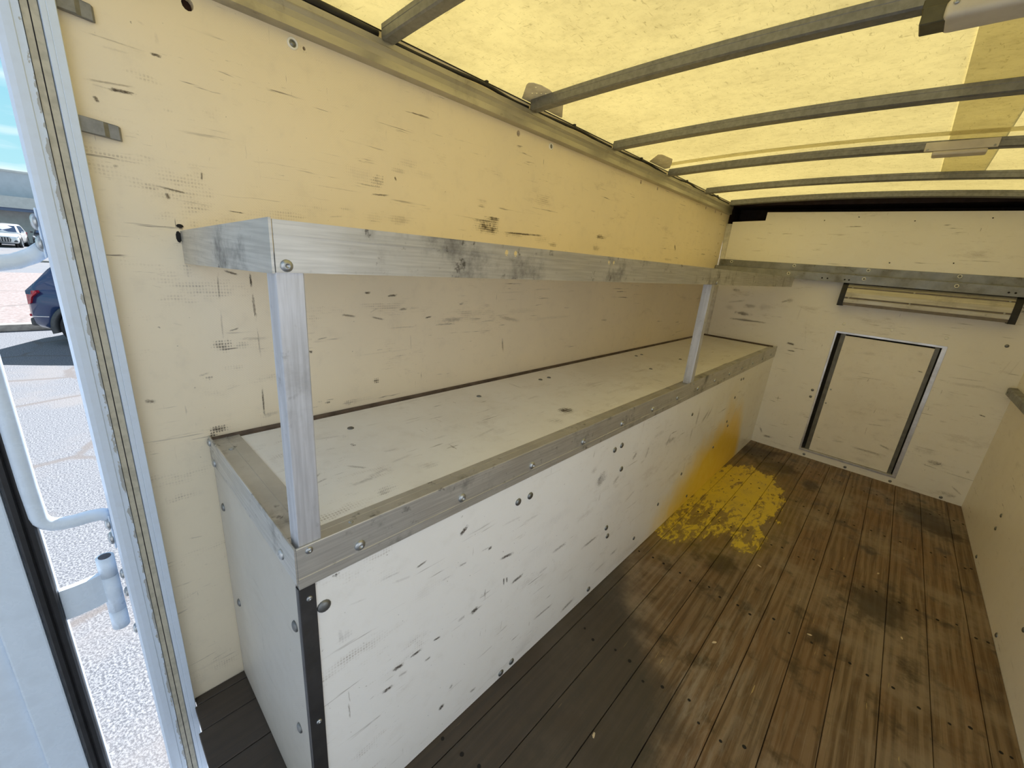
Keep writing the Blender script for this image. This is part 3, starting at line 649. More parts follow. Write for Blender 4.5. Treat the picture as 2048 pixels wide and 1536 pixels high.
# ------------------------------------------------------------------ shelf above the bench
YS, YE = 0.228, 4.115
sh = thing('aluminium_shelf', 'long aluminium shelf on two posts above the bench', 'shelf', (D / 2, 2.2, 1.40))
fh = [circ(a, 1.4655, 0.0075, 10, 1.0) for a in (0.733, 0.764, 1.199, 1.229)]
ff = obj('front_fascia', plate([(YS + 0.0018, 1.406), (YE, 1.406), (YE, 1.483), (YS + 0.0018, 1.483)], fh, 0, D - 0.002, D + 0.002), 'alu', sh)
obj('fascia_ridge', bx(D + 0.0015, D + 0.0032, YS + 0.0018, YE, 1.4607, 1.4622), 'alu', sh)
ef = bmesh.new()
vsA = [(0.001, 1.374), (D - 0.001, 1.404), (D - 0.001, 1.485), (0.001, 1.453)]
prism(ef, vsA, 1, YS - 0.003, YS + 0.001); obj('end_fascia', ef, 'alu', sh)
obj('shelf_board', pr([(0.001, 1.386), (D - 0.0025, 1.418), (D - 0.0025, 1.436), (0.001, 1.404)], 1, YS + 0.002, YE), 'wall_r', sh)
put(BOLT_S, 'bolt', ff, (D + 0.002, 0.245, 1.4165), '+x', 1.0); put(BOLT_S, 'bolt', ff, (D + 0.002, 2.255, 1.4165), '+x', 0.9)
for k, (ya, yb_) in enumerate(((0.2295, 0.2725), (2.205, 2.247))):
    p_ = obj('support_post', bx(D - 0.0435, D - 0.0022, ya, yb_, 0.8879, 1.4175, 0.0022, 2), 'alu_post', sh)

# ------------------------------------------------------------------ bent steel straps on the left wall behind the rear frame
for z_, yx, lab in ((1.862, 0.0, 'grey bent steel strap at the top of the left wall behind the rear frame'), (1.650, 0.010, 'grey bent steel strap on the left wall below the topmost strap')):
    st = thing('door_strap', lab, 'strap', (0.01, 0.1, z_))
    sec_ = [(0.0006, 0.058), (0.015, 0.058), (0.0175, 0.083), (0.0165, 0.108 + yx), (0.0105, 0.116 + yx), (0.0105, 0.132 + yx), (0.0025, 0.136 + yx), (0.0006, 0.128 + yx)]
    bm = prism(bmesh.new(), sec_, 2, z_ - 0.0145, z_ + 0.0145)
    for v in bm.verts: v.co.z -= 0.09 * (v.co.y - 0.08)
    bmesh.ops.bevel(bm, geom=[e_ for e_ in bm.edges if abs(e_.verts[0].co.z - e_.verts[1].co.z) < 0.012], offset=0.0012, segments=1, affect='EDGES')
    obj('strap_body', bm, 'galv', st)

# ------------------------------------------------------------------ rear door frame
pf = struct('trim_6', pr([(-0.085, -0.008), (0.022, -0.008), (0.029, -0.003), (0.031, 0.006), (0.031, 0.019), (0.029, 0.0205), (0.029, 0.031), (0.020, 0.032), (0.020, 0.056), (0.029, 0.058), (0.030, 0.0585), (0.030, 0.066), (0.0292, 0.067), (0.030, 0.068), (0.030, 0.080), (0.024, 0.0815), (0.0005, 0.0815), (0.0005, 0.049), (-0.085, 0.049)], 2, -0.50, 2.12), 'post', 'white painted rear door frame post with chipped edge', 'door frame')
obj('weather_strip', bx(0.0198, 0.0262, 0.0325, 0.0425, -0.50, 2.10), 'post_tan', pf)
obj('weather_strip', bx(0.0198, 0.0262, 0.0445, 0.0555, -0.50, 2.10), 'post_tan', pf)
obj('seam_gap', bx(0.0198, 0.0215, 0.0425, 0.0445, -0.50, 2.10), 'seam', pf)
struct('trim_7', pr([(W + 0.085, -0.008), (W - 0.031, -0.008), (W - 0.031, 0.080), (W - 0.0005, 0.0815), (W - 0.0005, 0.049), (W + 0.085, 0.049)], 2, -0.50, 2.12), 'white', 'white right post of the rear door frame', 'door frame')
struct('trim_8', bx(0.032, W - 0.032, -0.008, 0.049, 1.95, 2.10), 'white', 'white header across the rear doorway', 'door frame')

# grab handle on the rear face of the post
gh = thing('grab_handle', 'white bent tube grab handle on the rear door frame', 'handle', (-0.005, -0.06, 0.74))
hp_ = [(-0.012, -0.010, 1.395), (-0.010, -0.030, 1.378), (-0.006, -0.055, 1.366), (0.0, -0.085, 1.360)]
cyb, czt, czb, rb2 = -0.085, 1.325, 0.790, 0.038
hp_ += [(0.002, cyb - rb2 * math.sin(math.radians(a_)), czt + rb2 * math.cos(math.radians(a_)) - 0.003) for a_ in (20, 40, 60, 80)]
hp_ += [(0.004, cyb - rb2 - 0.002, z_) for z_ in (1.25, 1.15, 1.05, 0.95, 0.87)]
hp_ += [(0.004, cyb - rb2 * math.cos(math.radians(a_)), czb - rb2 * math.sin(math.radians(a_))) for a_ in (0, 20, 40, 60, 80)]
hp_ += [(0.0, -0.070, 0.748), (-0.004, -0.045, 0.747), (-0.008, -0.022, 0.742), (-0.012, -0.010, 0.730)]
obj('tube', tube(bmesh.new(), hp_, 0.0155, 16, Vector((1, 0.05, 0.02))), 'white', gh, True)
for zc in (1.425, 0.690):
    obj('mounting_plate', bx(-0.040, 0.010, -0.0125, -0.0085, zc - 0.05, zc + 0.05, 0.002), 'white', gh)
    for dz in (-0.022, 0.022): put(BOLT_B, 'bolt', gh, (-0.004, -0.0125, zc + dz), '-y', 1.25)

# opened rear door, its seal and its strap hinge
dr = thing('door_2', 'open white rear door leaf with black rubber seal', 'door', (-0.03, -0.6, -0.3), kind='structure')
obj('leaf', bx(-0.055, -0.012, -1.12, -0.128, -0.42, 2.02, 0.004), 'white', dr)
fb = bmesh.new()
box(fb, -0.0122, 0.000, -0.232, -0.166, -0.42, 2.02, 0.004, 2)
box(fb, -0.0122, 0.000, -1.12, -1.05, -0.42, 2.02, 0.004, 2)
box(fb, -0.0122, 0.000, -1.05, -0.232, -0.42, -0.33, 0.004, 2)
box(fb, -0.0122, 0.000, -1.05, -0.232, 1.93, 2.02, 0.004, 2)
obj('border_frame', fb, 'white', dr)
sl = [(-0.0118, -0.165), (0.004, -0.163), (0.010, -0.158), (0.010, -0.150), (0.004, -0.147), (0.008, -0.142), (0.008, -0.134), (0.002, -0.130), (-0.0118, -0.129)]
obj('rubber_seal', pr(sl, 2, -0.42, 2.02), 'black', dr)
hg = obj('hinge_strap', pr([(-0.036, -0.0445), (-0.022, -0.0445), (-0.013, -0.070), (-0.009, -0.100), (-0.009, -0.1275), (-0.023, -0.1275), (-0.024, -0.100), (-0.028, -0.072)], 2, 0.470, 0.560), 'white', dr)
bar = bmesh.new()
cyl(bar, (-0.030, -0.036, 0.575), 0.0185, 0.058, 2, 20); cyl(bar, (-0.030, -0.036, 0.400), 0.0185, 0.058, 2, 20)
hk = obj('hinge_knuckle', bar, 'white', dr, True)
ck = bmesh.new(); cyl(ck, (-0.030, -0.036, 0.4875), 0.0185, 0.113, 2, 20); obj('hinge_barrel', ck, 'white', dr, True)
cp_ = bmesh.new(); cyl(cp_, (-0.030, -0.036, 0.6045), 0.013, 0.002, 2, 16); obj('hinge_pin', cp_, 'seam', hk)
for z_ in (0.55, 0.49, 0.36): put(BOLT_B, 'bolt', dr, (-0.004, -0.0085, z_), '-y', 1.0)

d3 = thing('door_3', 'unseen open white right rear door leaf, added to bounce sunlight', 'door', (W + 0.06, -0.6, -0.3), kind='structure')  # unseen leaf, added so its sunlit face throws light into the box
obj('leaf', bx(W + 0.012, W + 0.055, -1.12, -0.128, -0.42, 2.02, 0.004), 'white_leaf', d3)
obj('rubber_seal', bx(W - 0.004, W + 0.0115, -0.165, -0.129, -0.42, 2.02, 0.004), 'black', d3)
obj('hinge_strap', bx(W + 0.02, W + 0.034, -0.1275, -0.010, 0.470, 0.560, 0.003), 'white', d3)

# loose wood chips on the floor
CHIPS = [(1.42, 1.98, 0.4, 'pale wood chip lying in the middle of the plank floor'), (1.62, 2.75, 1.2, 'farthest pale wood chip on the right half of the plank floor'), (1.72, 2.28, 1.7, 'pale wood chip nearest the right wall on the plank floor'), (1.14, 1.62, 0.9, 'pale wood chip on the pale worn lane of the plank floor'), (1.15, 2.30, 2.8, 'pale wood chip just short of the yellow paint spill'), (0.98, 0.95, 2.0, 'nearest pale wood chip, on the black tarred planks')]
MAT['chip'] = plain('pale_wood_chip', (0.62, 0.50, 0.32), 0.7, 0, 0.2, 60)
for k, (a, b, r_, lab) in enumerate(CHIPS):
    pts = [(random.uniform(0.75, 1.15) * 0.011 * math.cos(t_), random.uniform(0.7, 1.1) * 0.0045 * math.sin(t_)) for t_ in [2 * math.pi * j / 7 for j in range(7)]]
    bm = prism(bmesh.new(), pts, 2, 0.0, 0.0018)
    o = obj('wood_chip', bm, 'chip'); o.location = (a, b, 0.0002); o.rotation_euler = (0.05, 0, r_)
    tag(o, lab, 'wood chip', 'wood chips on the plank floor')

MARKS = {
'wl': ([(0.084,1.823,0.235,1.82,0.003,0.5),(0.218,1.821,0.239,1.82,0.0071,0.9),(0.126,1.805,0.192,1.808,0.0049,0.35),(0.089,1.735,0.195,1.746,0.0048,0.6),(0.099,1.731,0.156,1.728,0.0041,0.4),(0.129,1.729,0.187,1.732,0.0079,0.95),(0.112,1.71,0.118,1.698,0.0076,0.9),(0.144,1.643,0.177,1.645,0.0029,0.4),(0.106,1.603,0.181,1.61,0.002,0.3),(0.123,1.578,0.132,1.579,0.0068,0.6),(0.176,1.551,0.268,1.539,0.0051,0.8),(0.208,1.536,0.213,1.523,0.0087,0.8),(0.212,1.524,0.316,1.518,0.0031,0.5),(0.286,1.599,0.283,1.575,0.0048,0.8),(0.203,1.875,0.216,1.87,0.0048,0.4),(0.234,1.867,0.233,1.839,0.0079,0.35),(0.307,1.636,0.303,1.621,0.002,0.4),(0.219,1.465,0.232,1.459,0.0112,0.9),(0.321,1.513,0.38,1.51,0.003,0.9),(0.063,1.524,0.106,1.527,0.0049,0.3),(0.524,1.681,0.655,1.679,0.002,0.35),(0.392,1.608,0.519,1.612,0.002,0.4),(0.519,1.612,0.736,1.614,0.003,0.5),(0.669,1.64,0.79,1.638,0.004,0.6),(0.727,1.613,0.818,1.621,0.006,0.8),(1.029,1.595,1.306,1.59,0.004,0.4),(1.14,1.587,1.366,1.593,0.01,0.7),(1.294,1.553,1.706,1.569,0.009,0.9),(0.594,1.529,0.649,1.536,0.005,0.5),(0.825,1.682,0.833,1.669,0.0081,0.8),(2.005,1.727,2.064,1.727,0.008,0.5),(3.162,1.644,3.203,1.598,0.0213,0.8),(2.902,1.667,3.067,1.675,0.0061,0.5),(3.708,1.606,3.849,1.611,0.0122,0.7),(0.707,1.3,0.731,1.299,0.009,0.9),(0.794,1.288,0.839,1.291,0.009,0.9),(0.613,1.231,0.683,1.218,0.0092,0.7),(0.723,1.218,0.789,1.202,0.0085,0.7),(0.72,1.228,0.762,1.248,0.0049,0.5),(0.841,1.238,0.881,1.241,0.011,0.7),(0.956,1.201,0.992,1.206,0.0072,0.9),(1.125,1.25,1.155,1.255,0.0115,0.7),(1.027,1.188,1.17,1.187,0.021,0.5),(0.775,1.172,0.95,1.17,0.006,0.5),(0.991,1.172,1.127,1.17,0.008,0.6),(1.338,1.192,1.542,1.156,0.0214,0.5),(1.519,1.162,2.038,1.167,0.017,0.35),(0.505,1.174,0.542,1.173,0.005,0.4),(0.534,1.15,0.58,1.157,0.0049,0.7),(0.512,1.115,0.523,1.112,0.0092,0.9),(0.58,1.082,0.973,1.084,0.005,0.35),(0.744,1.094,0.78,1.095,0.005,0.5),(1.4,1.095,1.417,1.005,0.0108,0.7),(1.319,1.296,1.567,1.302,0.006,0.4),(0.893,1.149,0.896,1.077,0.005,0.5),(0.292,1.361,0.289,1.269,0.005,0.6),(0.289,1.269,0.286,1.158,0.005,0.5),(0.368,1.361,0.369,1.309,0.006,0.95),(0.369,1.309,0.372,1.216,0.008,0.75),(0.372,1.216,0.375,1.096,0.005,0.55),(0.37,1.034,0.368,0.909,0.006,0.85),(0.3,1.195,0.33,1.204,0.0051,0.7),(0.314,1.172,0.415,1.168,0.011,0.4),(0.304,1.361,0.344,1.348,0.0073,0.8),(0.269,1.025,0.324,1.039,0.0039,0.35),(0.101,1.03,0.122,1.022,0.0123,0.7),(0.13,0.592,0.18,0.581,0.0047,0.5),(0.363,0.927,0.416,0.93,0.0161,0.4),(0.217,1.077,0.246,1.084,0.007,0.5),(0.15,1.321,0.178,1.312,0.0029,0.4),(0.177,1.227,0.208,1.216,0.0032,0.35),(0.556,0.94,0.593,0.938,0.0049,0.5),(0.944,0.732,1.049,0.724,0.0049,0.3),(0.505,0.922,0.538,0.922,0.005,0.5),(2.241,0.773,2.565,0.753,0.0067,0.3),(1.386,1.264,1.506,1.267,0.007,0.35),(1.573,1.309,1.773,1.317,0.0081,0.4),(2.785,1.378,2.95,1.363,0.0101,0.4),(2.267,1.126,2.364,1.121,0.0118,0.6),(2.97,0.9,2.979,1.09,0.009,0.3)],
 [(0.763,1.657,0.04,0.048,0.7),(0.703,1.667,0.092,0.043,0.35),(0.885,1.733,0.064,0.027,0.45),(0.837,1.701,0.057,0.015,0.5),(0.846,1.548,0.08,0.029,0.55),(0.743,1.544,0.054,0.031,0.4),(1.264,1.566,0.129,0.043,1.0),(1.29,1.604,0.081,0.016,0.9),(1.228,1.663,0.071,0.015,0.5),(1.221,1.644,0.038,0.012,0.8),(1.713,1.532,0.064,0.021,0.8),(2.138,1.604,0.093,0.023,0.95),(2.118,1.541,0.093,0.03,0.7),(3.09,1.53,0.139,0.02,0.7),(0.65,1.558,0.036,0.012,0.5),(0.746,0.979,0.024,0.021,0.95),(0.564,0.93,0.02,0.011,0.8),(0.539,0.938,0.017,0.014,0.5),(0.634,0.913,0.033,0.015,0.5),(0.289,1.158,0.045,0.032,0.8),(0.244,1.068,0.025,0.012,0.7),(0.3,1.091,0.06,0.012,0.5),(0.251,0.912,0.048,0.022,0.9),(0.231,0.898,0.024,0.016,0.9),(1.435,1.552,0.131,0.025,0.6),(1.632,1.547,0.095,0.032,0.5),(0.181,1.547,0.037,0.013,0.3),(0.227,1.431,0.01,0.036,0.6),(0.229,1.359,0.014,0.037,0.5),(1.083,1.187,0.158,0.029,0.35),(0.681,0.915,0.116,0.019,0.4),(4.314,1.678,0.226,0.043,0.3),(4.134,1.219,0.411,0.141,0.45),(0.947,1.708,0.084,0.023,0.3),(1.513,1.209,0.22,0.029,0.4),(0.37,0.928,0.041,0.023,0.3),(0.214,1.587,0.038,0.016,0.3),(0.274,1.609,0.02,0.009,0.3),(0.325,1.154,0.049,0.02,0.5)]),
'bf': ([(0.254,0.813,0.317,0.806,0.0068,0.6),(0.382,0.722,0.464,0.712,0.0057,0.5),(0.49,0.698,0.529,0.703,0.0075,0.8),(0.633,0.725,0.662,0.744,0.0141,0.95),(0.633,0.622,0.668,0.619,0.0076,0.7),(0.8,0.552,0.875,0.539,0.0124,0.9),(0.751,0.618,0.763,0.62,0.0122,0.9),(0.832,0.468,0.836,0.427,0.0075,0.9),(0.847,0.459,0.85,0.433,0.0074,0.9),(0.866,0.414,0.939,0.418,0.0145,0.8),(1.292,0.321,1.463,0.322,0.0151,0.7),(1.09,0.418,1.195,0.415,0.0157,0.6),(1.592,0.131,1.673,0.13,0.0188,0.6),(0.696,0.412,0.722,0.417,0.0198,0.9),(0.643,0.42,0.671,0.421,0.0132,0.6),(0.553,0.415,0.581,0.412,0.0085,0.9),(0.475,0.416,0.521,0.417,0.0111,0.9),(0.427,0.415,0.46,0.411,0.016,0.9),(0.445,0.379,0.472,0.376,0.0104,0.6),(0.398,0.364,0.426,0.364,0.014,0.9),(0.526,0.362,0.549,0.363,0.0092,0.8),(1.001,0.149,1.169,0.142,0.0107,0.7),(1.206,0.051,1.327,0.062,0.0182,0.7),(0.296,0.653,0.301,0.615,0.0122,0.35),(0.713,0.069,0.74,0.064,0.0115,0.7),(0.792,0.676,0.907,0.668,0.0086,0.4),(0.887,0.639,1.002,0.635,0.0098,0.4),(0.42,0.694,0.49,0.681,0.0083,0.4),(2.45,0.569,2.463,0.712,0.0298,0.6),(2.533,0.567,2.67,0.658,0.0266,0.6),(2.619,0.569,2.722,0.664,0.0305,0.5),(2.03,0.558,2.078,0.66,0.0161,0.5),(1.793,0.577,1.817,0.649,0.0196,0.5),(1.632,0.395,1.767,0.436,0.0152,0.4),(2.403,0.51,2.406,0.59,0.0294,0.5),(2.412,0.273,2.414,0.375,0.0202,0.4),(0.714,0.627,0.765,0.623,0.0057,0.5),(0.57,0.608,0.613,0.607,0.0059,0.4),(1.65,0.623,1.689,0.649,0.0216,0.6),(1.493,0.554,1.549,0.583,0.0234,0.5),(0.38,0.617,0.491,0.61,0.0029,0.25),(1.017,0.364,1.09,0.366,0.0092,0.5),(0.311,0.702,0.369,0.691,0.0047,0.35),(1.439,0.111,1.578,0.115,0.0144,0.5),(0.588,0.118,0.599,0.12,0.0193,0.9),(0.625,0.168,0.634,0.176,0.0129,0.7)],
 [(0.296,0.799,0.022,0.01,0.9),(0.421,0.72,0.079,0.029,0.3),(1.385,0.623,0.077,0.067,0.8),(1.319,0.687,0.048,0.029,0.5),(2.075,0.597,0.118,0.027,0.8),(1.916,0.68,0.131,0.024,0.4),(0.308,0.62,0.033,0.023,0.4),(1.029,0.467,0.189,0.071,0.25),(1.83,0.619,0.38,0.091,0.25),(1.544,0.459,0.204,0.089,0.25),(0.991,0.053,0.13,0.056,0.3),(1.774,0.036,0.397,0.065,0.35),(3.015,0.711,0.129,0.126,0.3),(0.708,0.708,0.101,0.035,0.25),(1.084,0.567,0.196,0.046,0.3),(0.538,0.604,0.099,0.04,0.25)]),
'bt': ([(0.444,0.361,0.494,0.421,0.011,0.6),(0.349,0.409,0.39,0.398,0.0082,0.6),(0.36,0.381,0.386,0.363,0.0082,0.6),(1.384,0.065,1.38,0.196,0.0117,0.5),(2.134,0.442,2.119,0.539,0.0288,0.4),(0.445,0.249,0.476,0.252,0.0123,0.4),(0.558,0.356,0.62,0.362,0.0124,0.4),(0.531,0.429,0.637,0.416,0.0122,0.4),(0.443,0.459,0.552,0.445,0.0142,0.4),(0.399,0.469,0.494,0.468,0.0139,0.5),(0.722,0.373,0.8,0.374,0.0101,0.4),(0.823,0.448,0.99,0.418,0.014,0.35),(1.69,0.311,1.889,0.335,0.0233,0.3),(1.618,0.442,1.885,0.453,0.0233,0.3),(0.438,0.161,0.534,0.187,0.0148,0.4),(0.711,0.218,0.817,0.211,0.0106,0.35),(1.268,0.29,1.375,0.284,0.017,0.4)],
 [(1.321,0.468,0.067,0.049,1.0),(1.19,0.516,0.064,0.049,0.6),(0.522,0.263,0.013,0.021,0.95),(0.531,0.194,0.019,0.027,0.4),(0.467,0.539,0.056,0.035,0.6),(0.627,0.504,0.065,0.033,0.5),(0.341,0.567,0.024,0.034,0.4),(0.958,0.449,0.085,0.048,0.35),(0.833,0.332,0.083,0.04,0.3),(1.728,0.316,0.093,0.049,0.35),(0.452,0.127,0.046,0.035,0.3),(0.301,0.249,0.035,0.11,0.3)]),
'wf': ([(0.693,0.943,0.766,0.936,0.0209,0.9),(0.709,0.88,0.786,0.883,0.012,0.9),(1.795,0.968,1.937,0.961,0.0069,0.35),(1.703,0.989,1.839,0.979,0.0069,0.4),(1.666,0.892,1.929,0.91,0.0071,0.55),(1.69,0.853,1.945,0.869,0.0243,0.4),(1.859,0.87,2.016,0.843,0.0136,0.3),(1.918,0.678,1.956,0.672,0.0099,0.9),(1.196,0.75,1.306,0.771,0.0114,0.4),(1.181,0.771,1.421,0.785,0.0081,0.5),(1.545,0.899,1.6,0.894,0.0109,0.7),(1.684,0.687,1.755,0.694,0.0071,0.5),(1.417,0.467,1.515,0.492,0.0194,0.4),(1.353,0.415,1.508,0.439,0.0122,0.5),(1.48,0.284,1.567,0.262,0.0158,0.6),(1.294,0.203,1.598,0.202,0.021,0.6),(0.675,0.15,0.705,0.096,0.0171,0.7),(0.709,0.077,0.793,0.083,0.024,0.7),(0.12,1.075,0.599,1.084,0.017,0.7),(0.787,0.983,0.862,0.826,0.0067,0.3),(0.126,1.211,0.336,1.26,0.0189,0.5),(0.57,1.269,0.637,1.299,0.0179,0.6),(0.722,1.1,0.735,1.311,0.0112,0.35),(0.841,0.908,0.788,1.153,0.0071,0.35),(0.936,0.669,1.07,0.687,0.0122,0.4),(1.645,0.683,1.775,0.685,0.011,0.3),(1.801,0.216,2.133,0.205,0.007,0.5),(1.737,0.23,1.854,0.218,0.008,0.6),(1.385,0.413,1.39,0.307,0.007,0.5),(1.191,0.209,1.29,0.22,0.0171,0.5),(1.425,1.07,1.511,1.072,0.007,0.3),(1.931,0.13,2.01,0.077,0.0127,0.6),(1.923,0.93,1.962,1.105,0.0079,0.35),(1.959,0.922,1.998,1.113,0.0069,0.35),(1.635,0.521,1.665,0.471,0.0087,0.4),(1.136,0.946,1.312,0.976,0.0196,0.25)],
 [(1.816,0.26,0.081,0.037,1.0),(1.985,0.264,0.022,0.035,0.9),(1.743,0.328,0.123,0.052,0.5),(1.934,0.056,0.106,0.037,0.8),(1.966,0.187,0.09,0.072,0.3),(0.303,1.135,0.139,0.035,1.0),(0.348,1.209,0.104,0.035,0.8),(0.207,1.334,0.058,0.022,0.8),(0.187,1.173,0.085,0.045,0.5),(0.468,1.212,0.092,0.059,0.5),(0.637,1.299,0.05,0.04,0.6),(1.255,0.964,0.086,0.03,0.35),(1.525,1.023,0.035,0.036,0.4),(1.17,0.814,0.12,0.055,0.25),(0.763,0.623,0.107,0.129,0.25),(0.647,0.45,0.076,0.179,0.2),(1.751,0.772,0.141,0.07,0.25),(1.757,1.102,0.091,0.067,0.2),(1.609,0.409,0.078,0.075,0.3),(0.336,1.081,0.162,0.026,0.6),(1.975,0.506,0.066,0.069,0.3),(1.719,-0.103,0.052,0.024,0.4),(1.415,0.116,0.115,0.032,0.4),(1.149,0.1,0.065,0.026,0.4)]),
}

# ------------------------------------------------------------------ scuffs on the panels (flat dirt marks, placed on each surface)
def marks_mesh(rows, smudge, to3d):
    bm = bmesh.new(); uvl = bm.loops.layers.uv.new('UVMap'); cl_ = bm.loops.layers.color.new('mark')
    for i, r in enumerate(rows):
        if smudge:
            cu_, cv_, hu, hv, dk = r
            q = [(cu_ - hu, cv_ - hv), (cu_ + hu, cv_ - hv), (cu_ + hu, cv_ + hv), (cu_ - hu, cv_ + hv)]
        else:
            a0, b0, a1, b1, w_, dk = r
            du, dv = a1 - a0, b1 - b0; ln = math.hypot(du, dv) + 1e-6
            nu, nv = -dv / ln * w_ * 0.75, du / ln * w_ * 0.75
            ex, ey = du / ln * w_ * 0.5, dv / ln * w_ * 0.5
            q = [(a0 - ex - nu, b0 - ey - nv), (a1 + ex - nu, b1 + ey - nv), (a1 + ex + nu, b1 + ey + nv), (a0 - ex + nu, b0 - ey + nv)]
        f = bm.faces.new([bm.verts.new(to3d(p[0], p[1], 0.0003 + 0.00004 * (i % 9))) for p in q])
        for lp, uv in zip(f.loops, ((0, 0), (1, 0), (1, 1), (0, 1))):
            lp[uvl].uv = uv; lp[cl_] = (dk, dk, dk, 1)
    me = bpy.data.meshes.new('marks'); bm.to_mesh(me); bm.free()
    return me
def clampf(v, a, b): return max(a, min(b, v))
SURF = {'wl': (wl_, lambda u, v, e_: (e_, clampf(u, 0.085, 4.19), clampf(v, 0.01, 1.96))),
        'bf': (bf, lambda u, v, e_: (D - 0.0015 + e_, clampf(u, 0.26, 4.2), clampf(v, 0.004, 0.803))),
        'bt': (bt, lambda u, v, e_: (clampf(v, 0.02, D - 0.06), clampf(u, 0.30, 4.19), 0.8835 + e_)),
        'wf': (wf, lambda u, v, e_: (u, L - e_, clampf(v, 0.003, 1.9)))}
for key, (par, fn) in SURF.items():
    st_, sm_ = MARKS[key]
    if key == 'wf':
        inside = lambda r, k: HX0 - 0.03 < (r[0] if k else (r[0] + r[2]) / 2) < HX1 + 0.01 and HZ0 < (r[1] if k else (r[1] + r[3]) / 2) < HZ1
        hs, hm = [r for r in st_ if inside(r, 0)], [r for r in sm_ if inside(r, 1)]
        st_, sm_ = [r for r in st_ if not inside(r, 0)], [r for r in sm_ if not inside(r, 1)]
        hfn = lambda u, v, e_: (clampf(u, 1.08, 1.585), L + 0.008 - e_, clampf(v, 0.08, 1.07))
        for rows, sg in ((hs, 0), (hm, 1)):
            o = obj('rub_smudges' if sg else 'scuff_marks', marks_mesh(rows, sg, hfn), 'smudge' if sg else 'streak', hp); o['kind'] = 'stuff'
    for rows, sg in ((st_, 0), (sm_, 1)):
        o = obj('rub_smudges' if sg else 'scuff_marks', marks_mesh(rows, sg, fn), 'smudge' if sg else 'streak', par); o['kind'] = 'stuff'

# ------------------------------------------------------------------ outside: ground, bed, kerbs
def ground_mat(name, c0, c1, sp_scale, crack=(0.16, 0.14, 0.13), blot=(0.24, 0.22, 0.21)):
    t = NT(name); x, y, z, P = t.pos()
    sp1 = t.noise(P, sp_scale, 3, 0.7); bl = t.noise(P, 0.55, 5, 0.6)
    c = t.mix(t.smooth(sp1, 0.40, 0.62), c0, c1)
    c = t.mix(t.smooth(bl, 0.50, 0.66, 0, 0.6), c, blot)
    vo = t.n('ShaderNodeTexVoronoi', {'Vector': t.n('ShaderNodeVectorMath', {0: P, 1: t.comb(t.mul(sp1, 0.1), t.mul(bl, 0.9), 0)}, operation='ADD').outputs[0], 'Scale': 0.45}, feature='DISTANCE_TO_EDGE').outputs[0]
    ck = t.mul(t.smooth(vo, 0.028, 0.006), t.smooth(bl, 0.42, 0.55))
    c = t.mix(t.mul(ck, 0.8), c, crack)
    return t.bsdf(c, 0.8, 0, t.bump(sp1, 0.5, 0.01), spec=0.3)
MAT['asphalt'] = ground_mat('sunlit_aggregate_paving', (0.105, 0.11, 0.125), (0.29, 0.295, 0.31), 70)
MAT['bed'] = ground_mat('pinkish_gravel_bed', (0.24, 0.19, 0.175), (0.32, 0.27, 0.255), 14)
MAT['kerb'] = plain('weathered_concrete_kerb', (0.36, 0.33, 0.29), 0.85, 0, 0.2, 8)
gm = bmesh.new(); vs = [gm.verts.new(p) for p in ((-140, -70, GZ), (25, -70, GZ), (25, 70, GZ), (-140, 70, GZ))]; gm.faces.new(vs)
struct('ground', gm, 'asphalt', 'bright sunlit paving outside the truck', 'ground')
gb = struct('planting_bed', bx(-26.5, -12.95, -14, 9, GZ, GZ + 0.09), 'bed', 'pinkish gravel bed behind the blue car', 'gravel bed')
for (xa, xb, lab) in ((-12.95, -12.70, 'near'), (-34.6, -34.45, 'far')):
    for k in range(10 if lab == 'near' else 6):
        y0 = -12 + 2.0 * k if lab == 'near' else -12 + 4.0 * k
        o = obj('kerb_stone', bx(xa, xb, y0 + 0.01, y0 + (1.99 if lab == 'near' else 3.99), GZ, GZ + (0.15 if lab == 'near' else 0.10), 0.02, 2), 'kerb', gb)

# ------------------------------------------------------------------ vehicles
def paint(name, col, rough=0.22): 
    t = NT(name); x, y, z, P = t.pos(); n = t.noise(P, 3, 2)
    return t.bsdf(t.mix(n, col, tuple(k * 0.9 for k in col)), rough, 0.1, None, coat=0.6)
MAT['blue_paint'] = paint('dark_blue_car_paint', (0.020, 0.045, 0.13)); MAT['white_paint'] = paint('white_car_paint', (0.80, 0.80, 0.80)); MAT['dark_paint'] = paint('black_car_paint', (0.02, 0.02, 0.025))
MAT['car_glass'] = plain('tinted_car_glass', (0.035, 0.06, 0.11), 0.08, 0.0); MAT['tyre'] = plain('black_tyre', (0.018, 0.018, 0.02), 0.75)
MAT['alloy'] = plain('silver_alloy_wheel', (0.60, 0.61, 0.63), 0.3, 0.7); MAT['red_lamp'] = plain('red_lamp_plastic', (0.42, 0.015, 0.03), 0.2, 0, 0.3, 30)
MAT['clad'] = plain('grey_lower_cladding', (0.060, 0.064, 0.068), 0.5); MAT['head_lamp'] = plain('clear_head_lamp', (0.65, 0.70, 0.75), 0.12, 0.2); MAT['chrome'] = plain('chrome_trim', (0.75, 0.76, 0.78), 0.15, 0.95, 0.03)

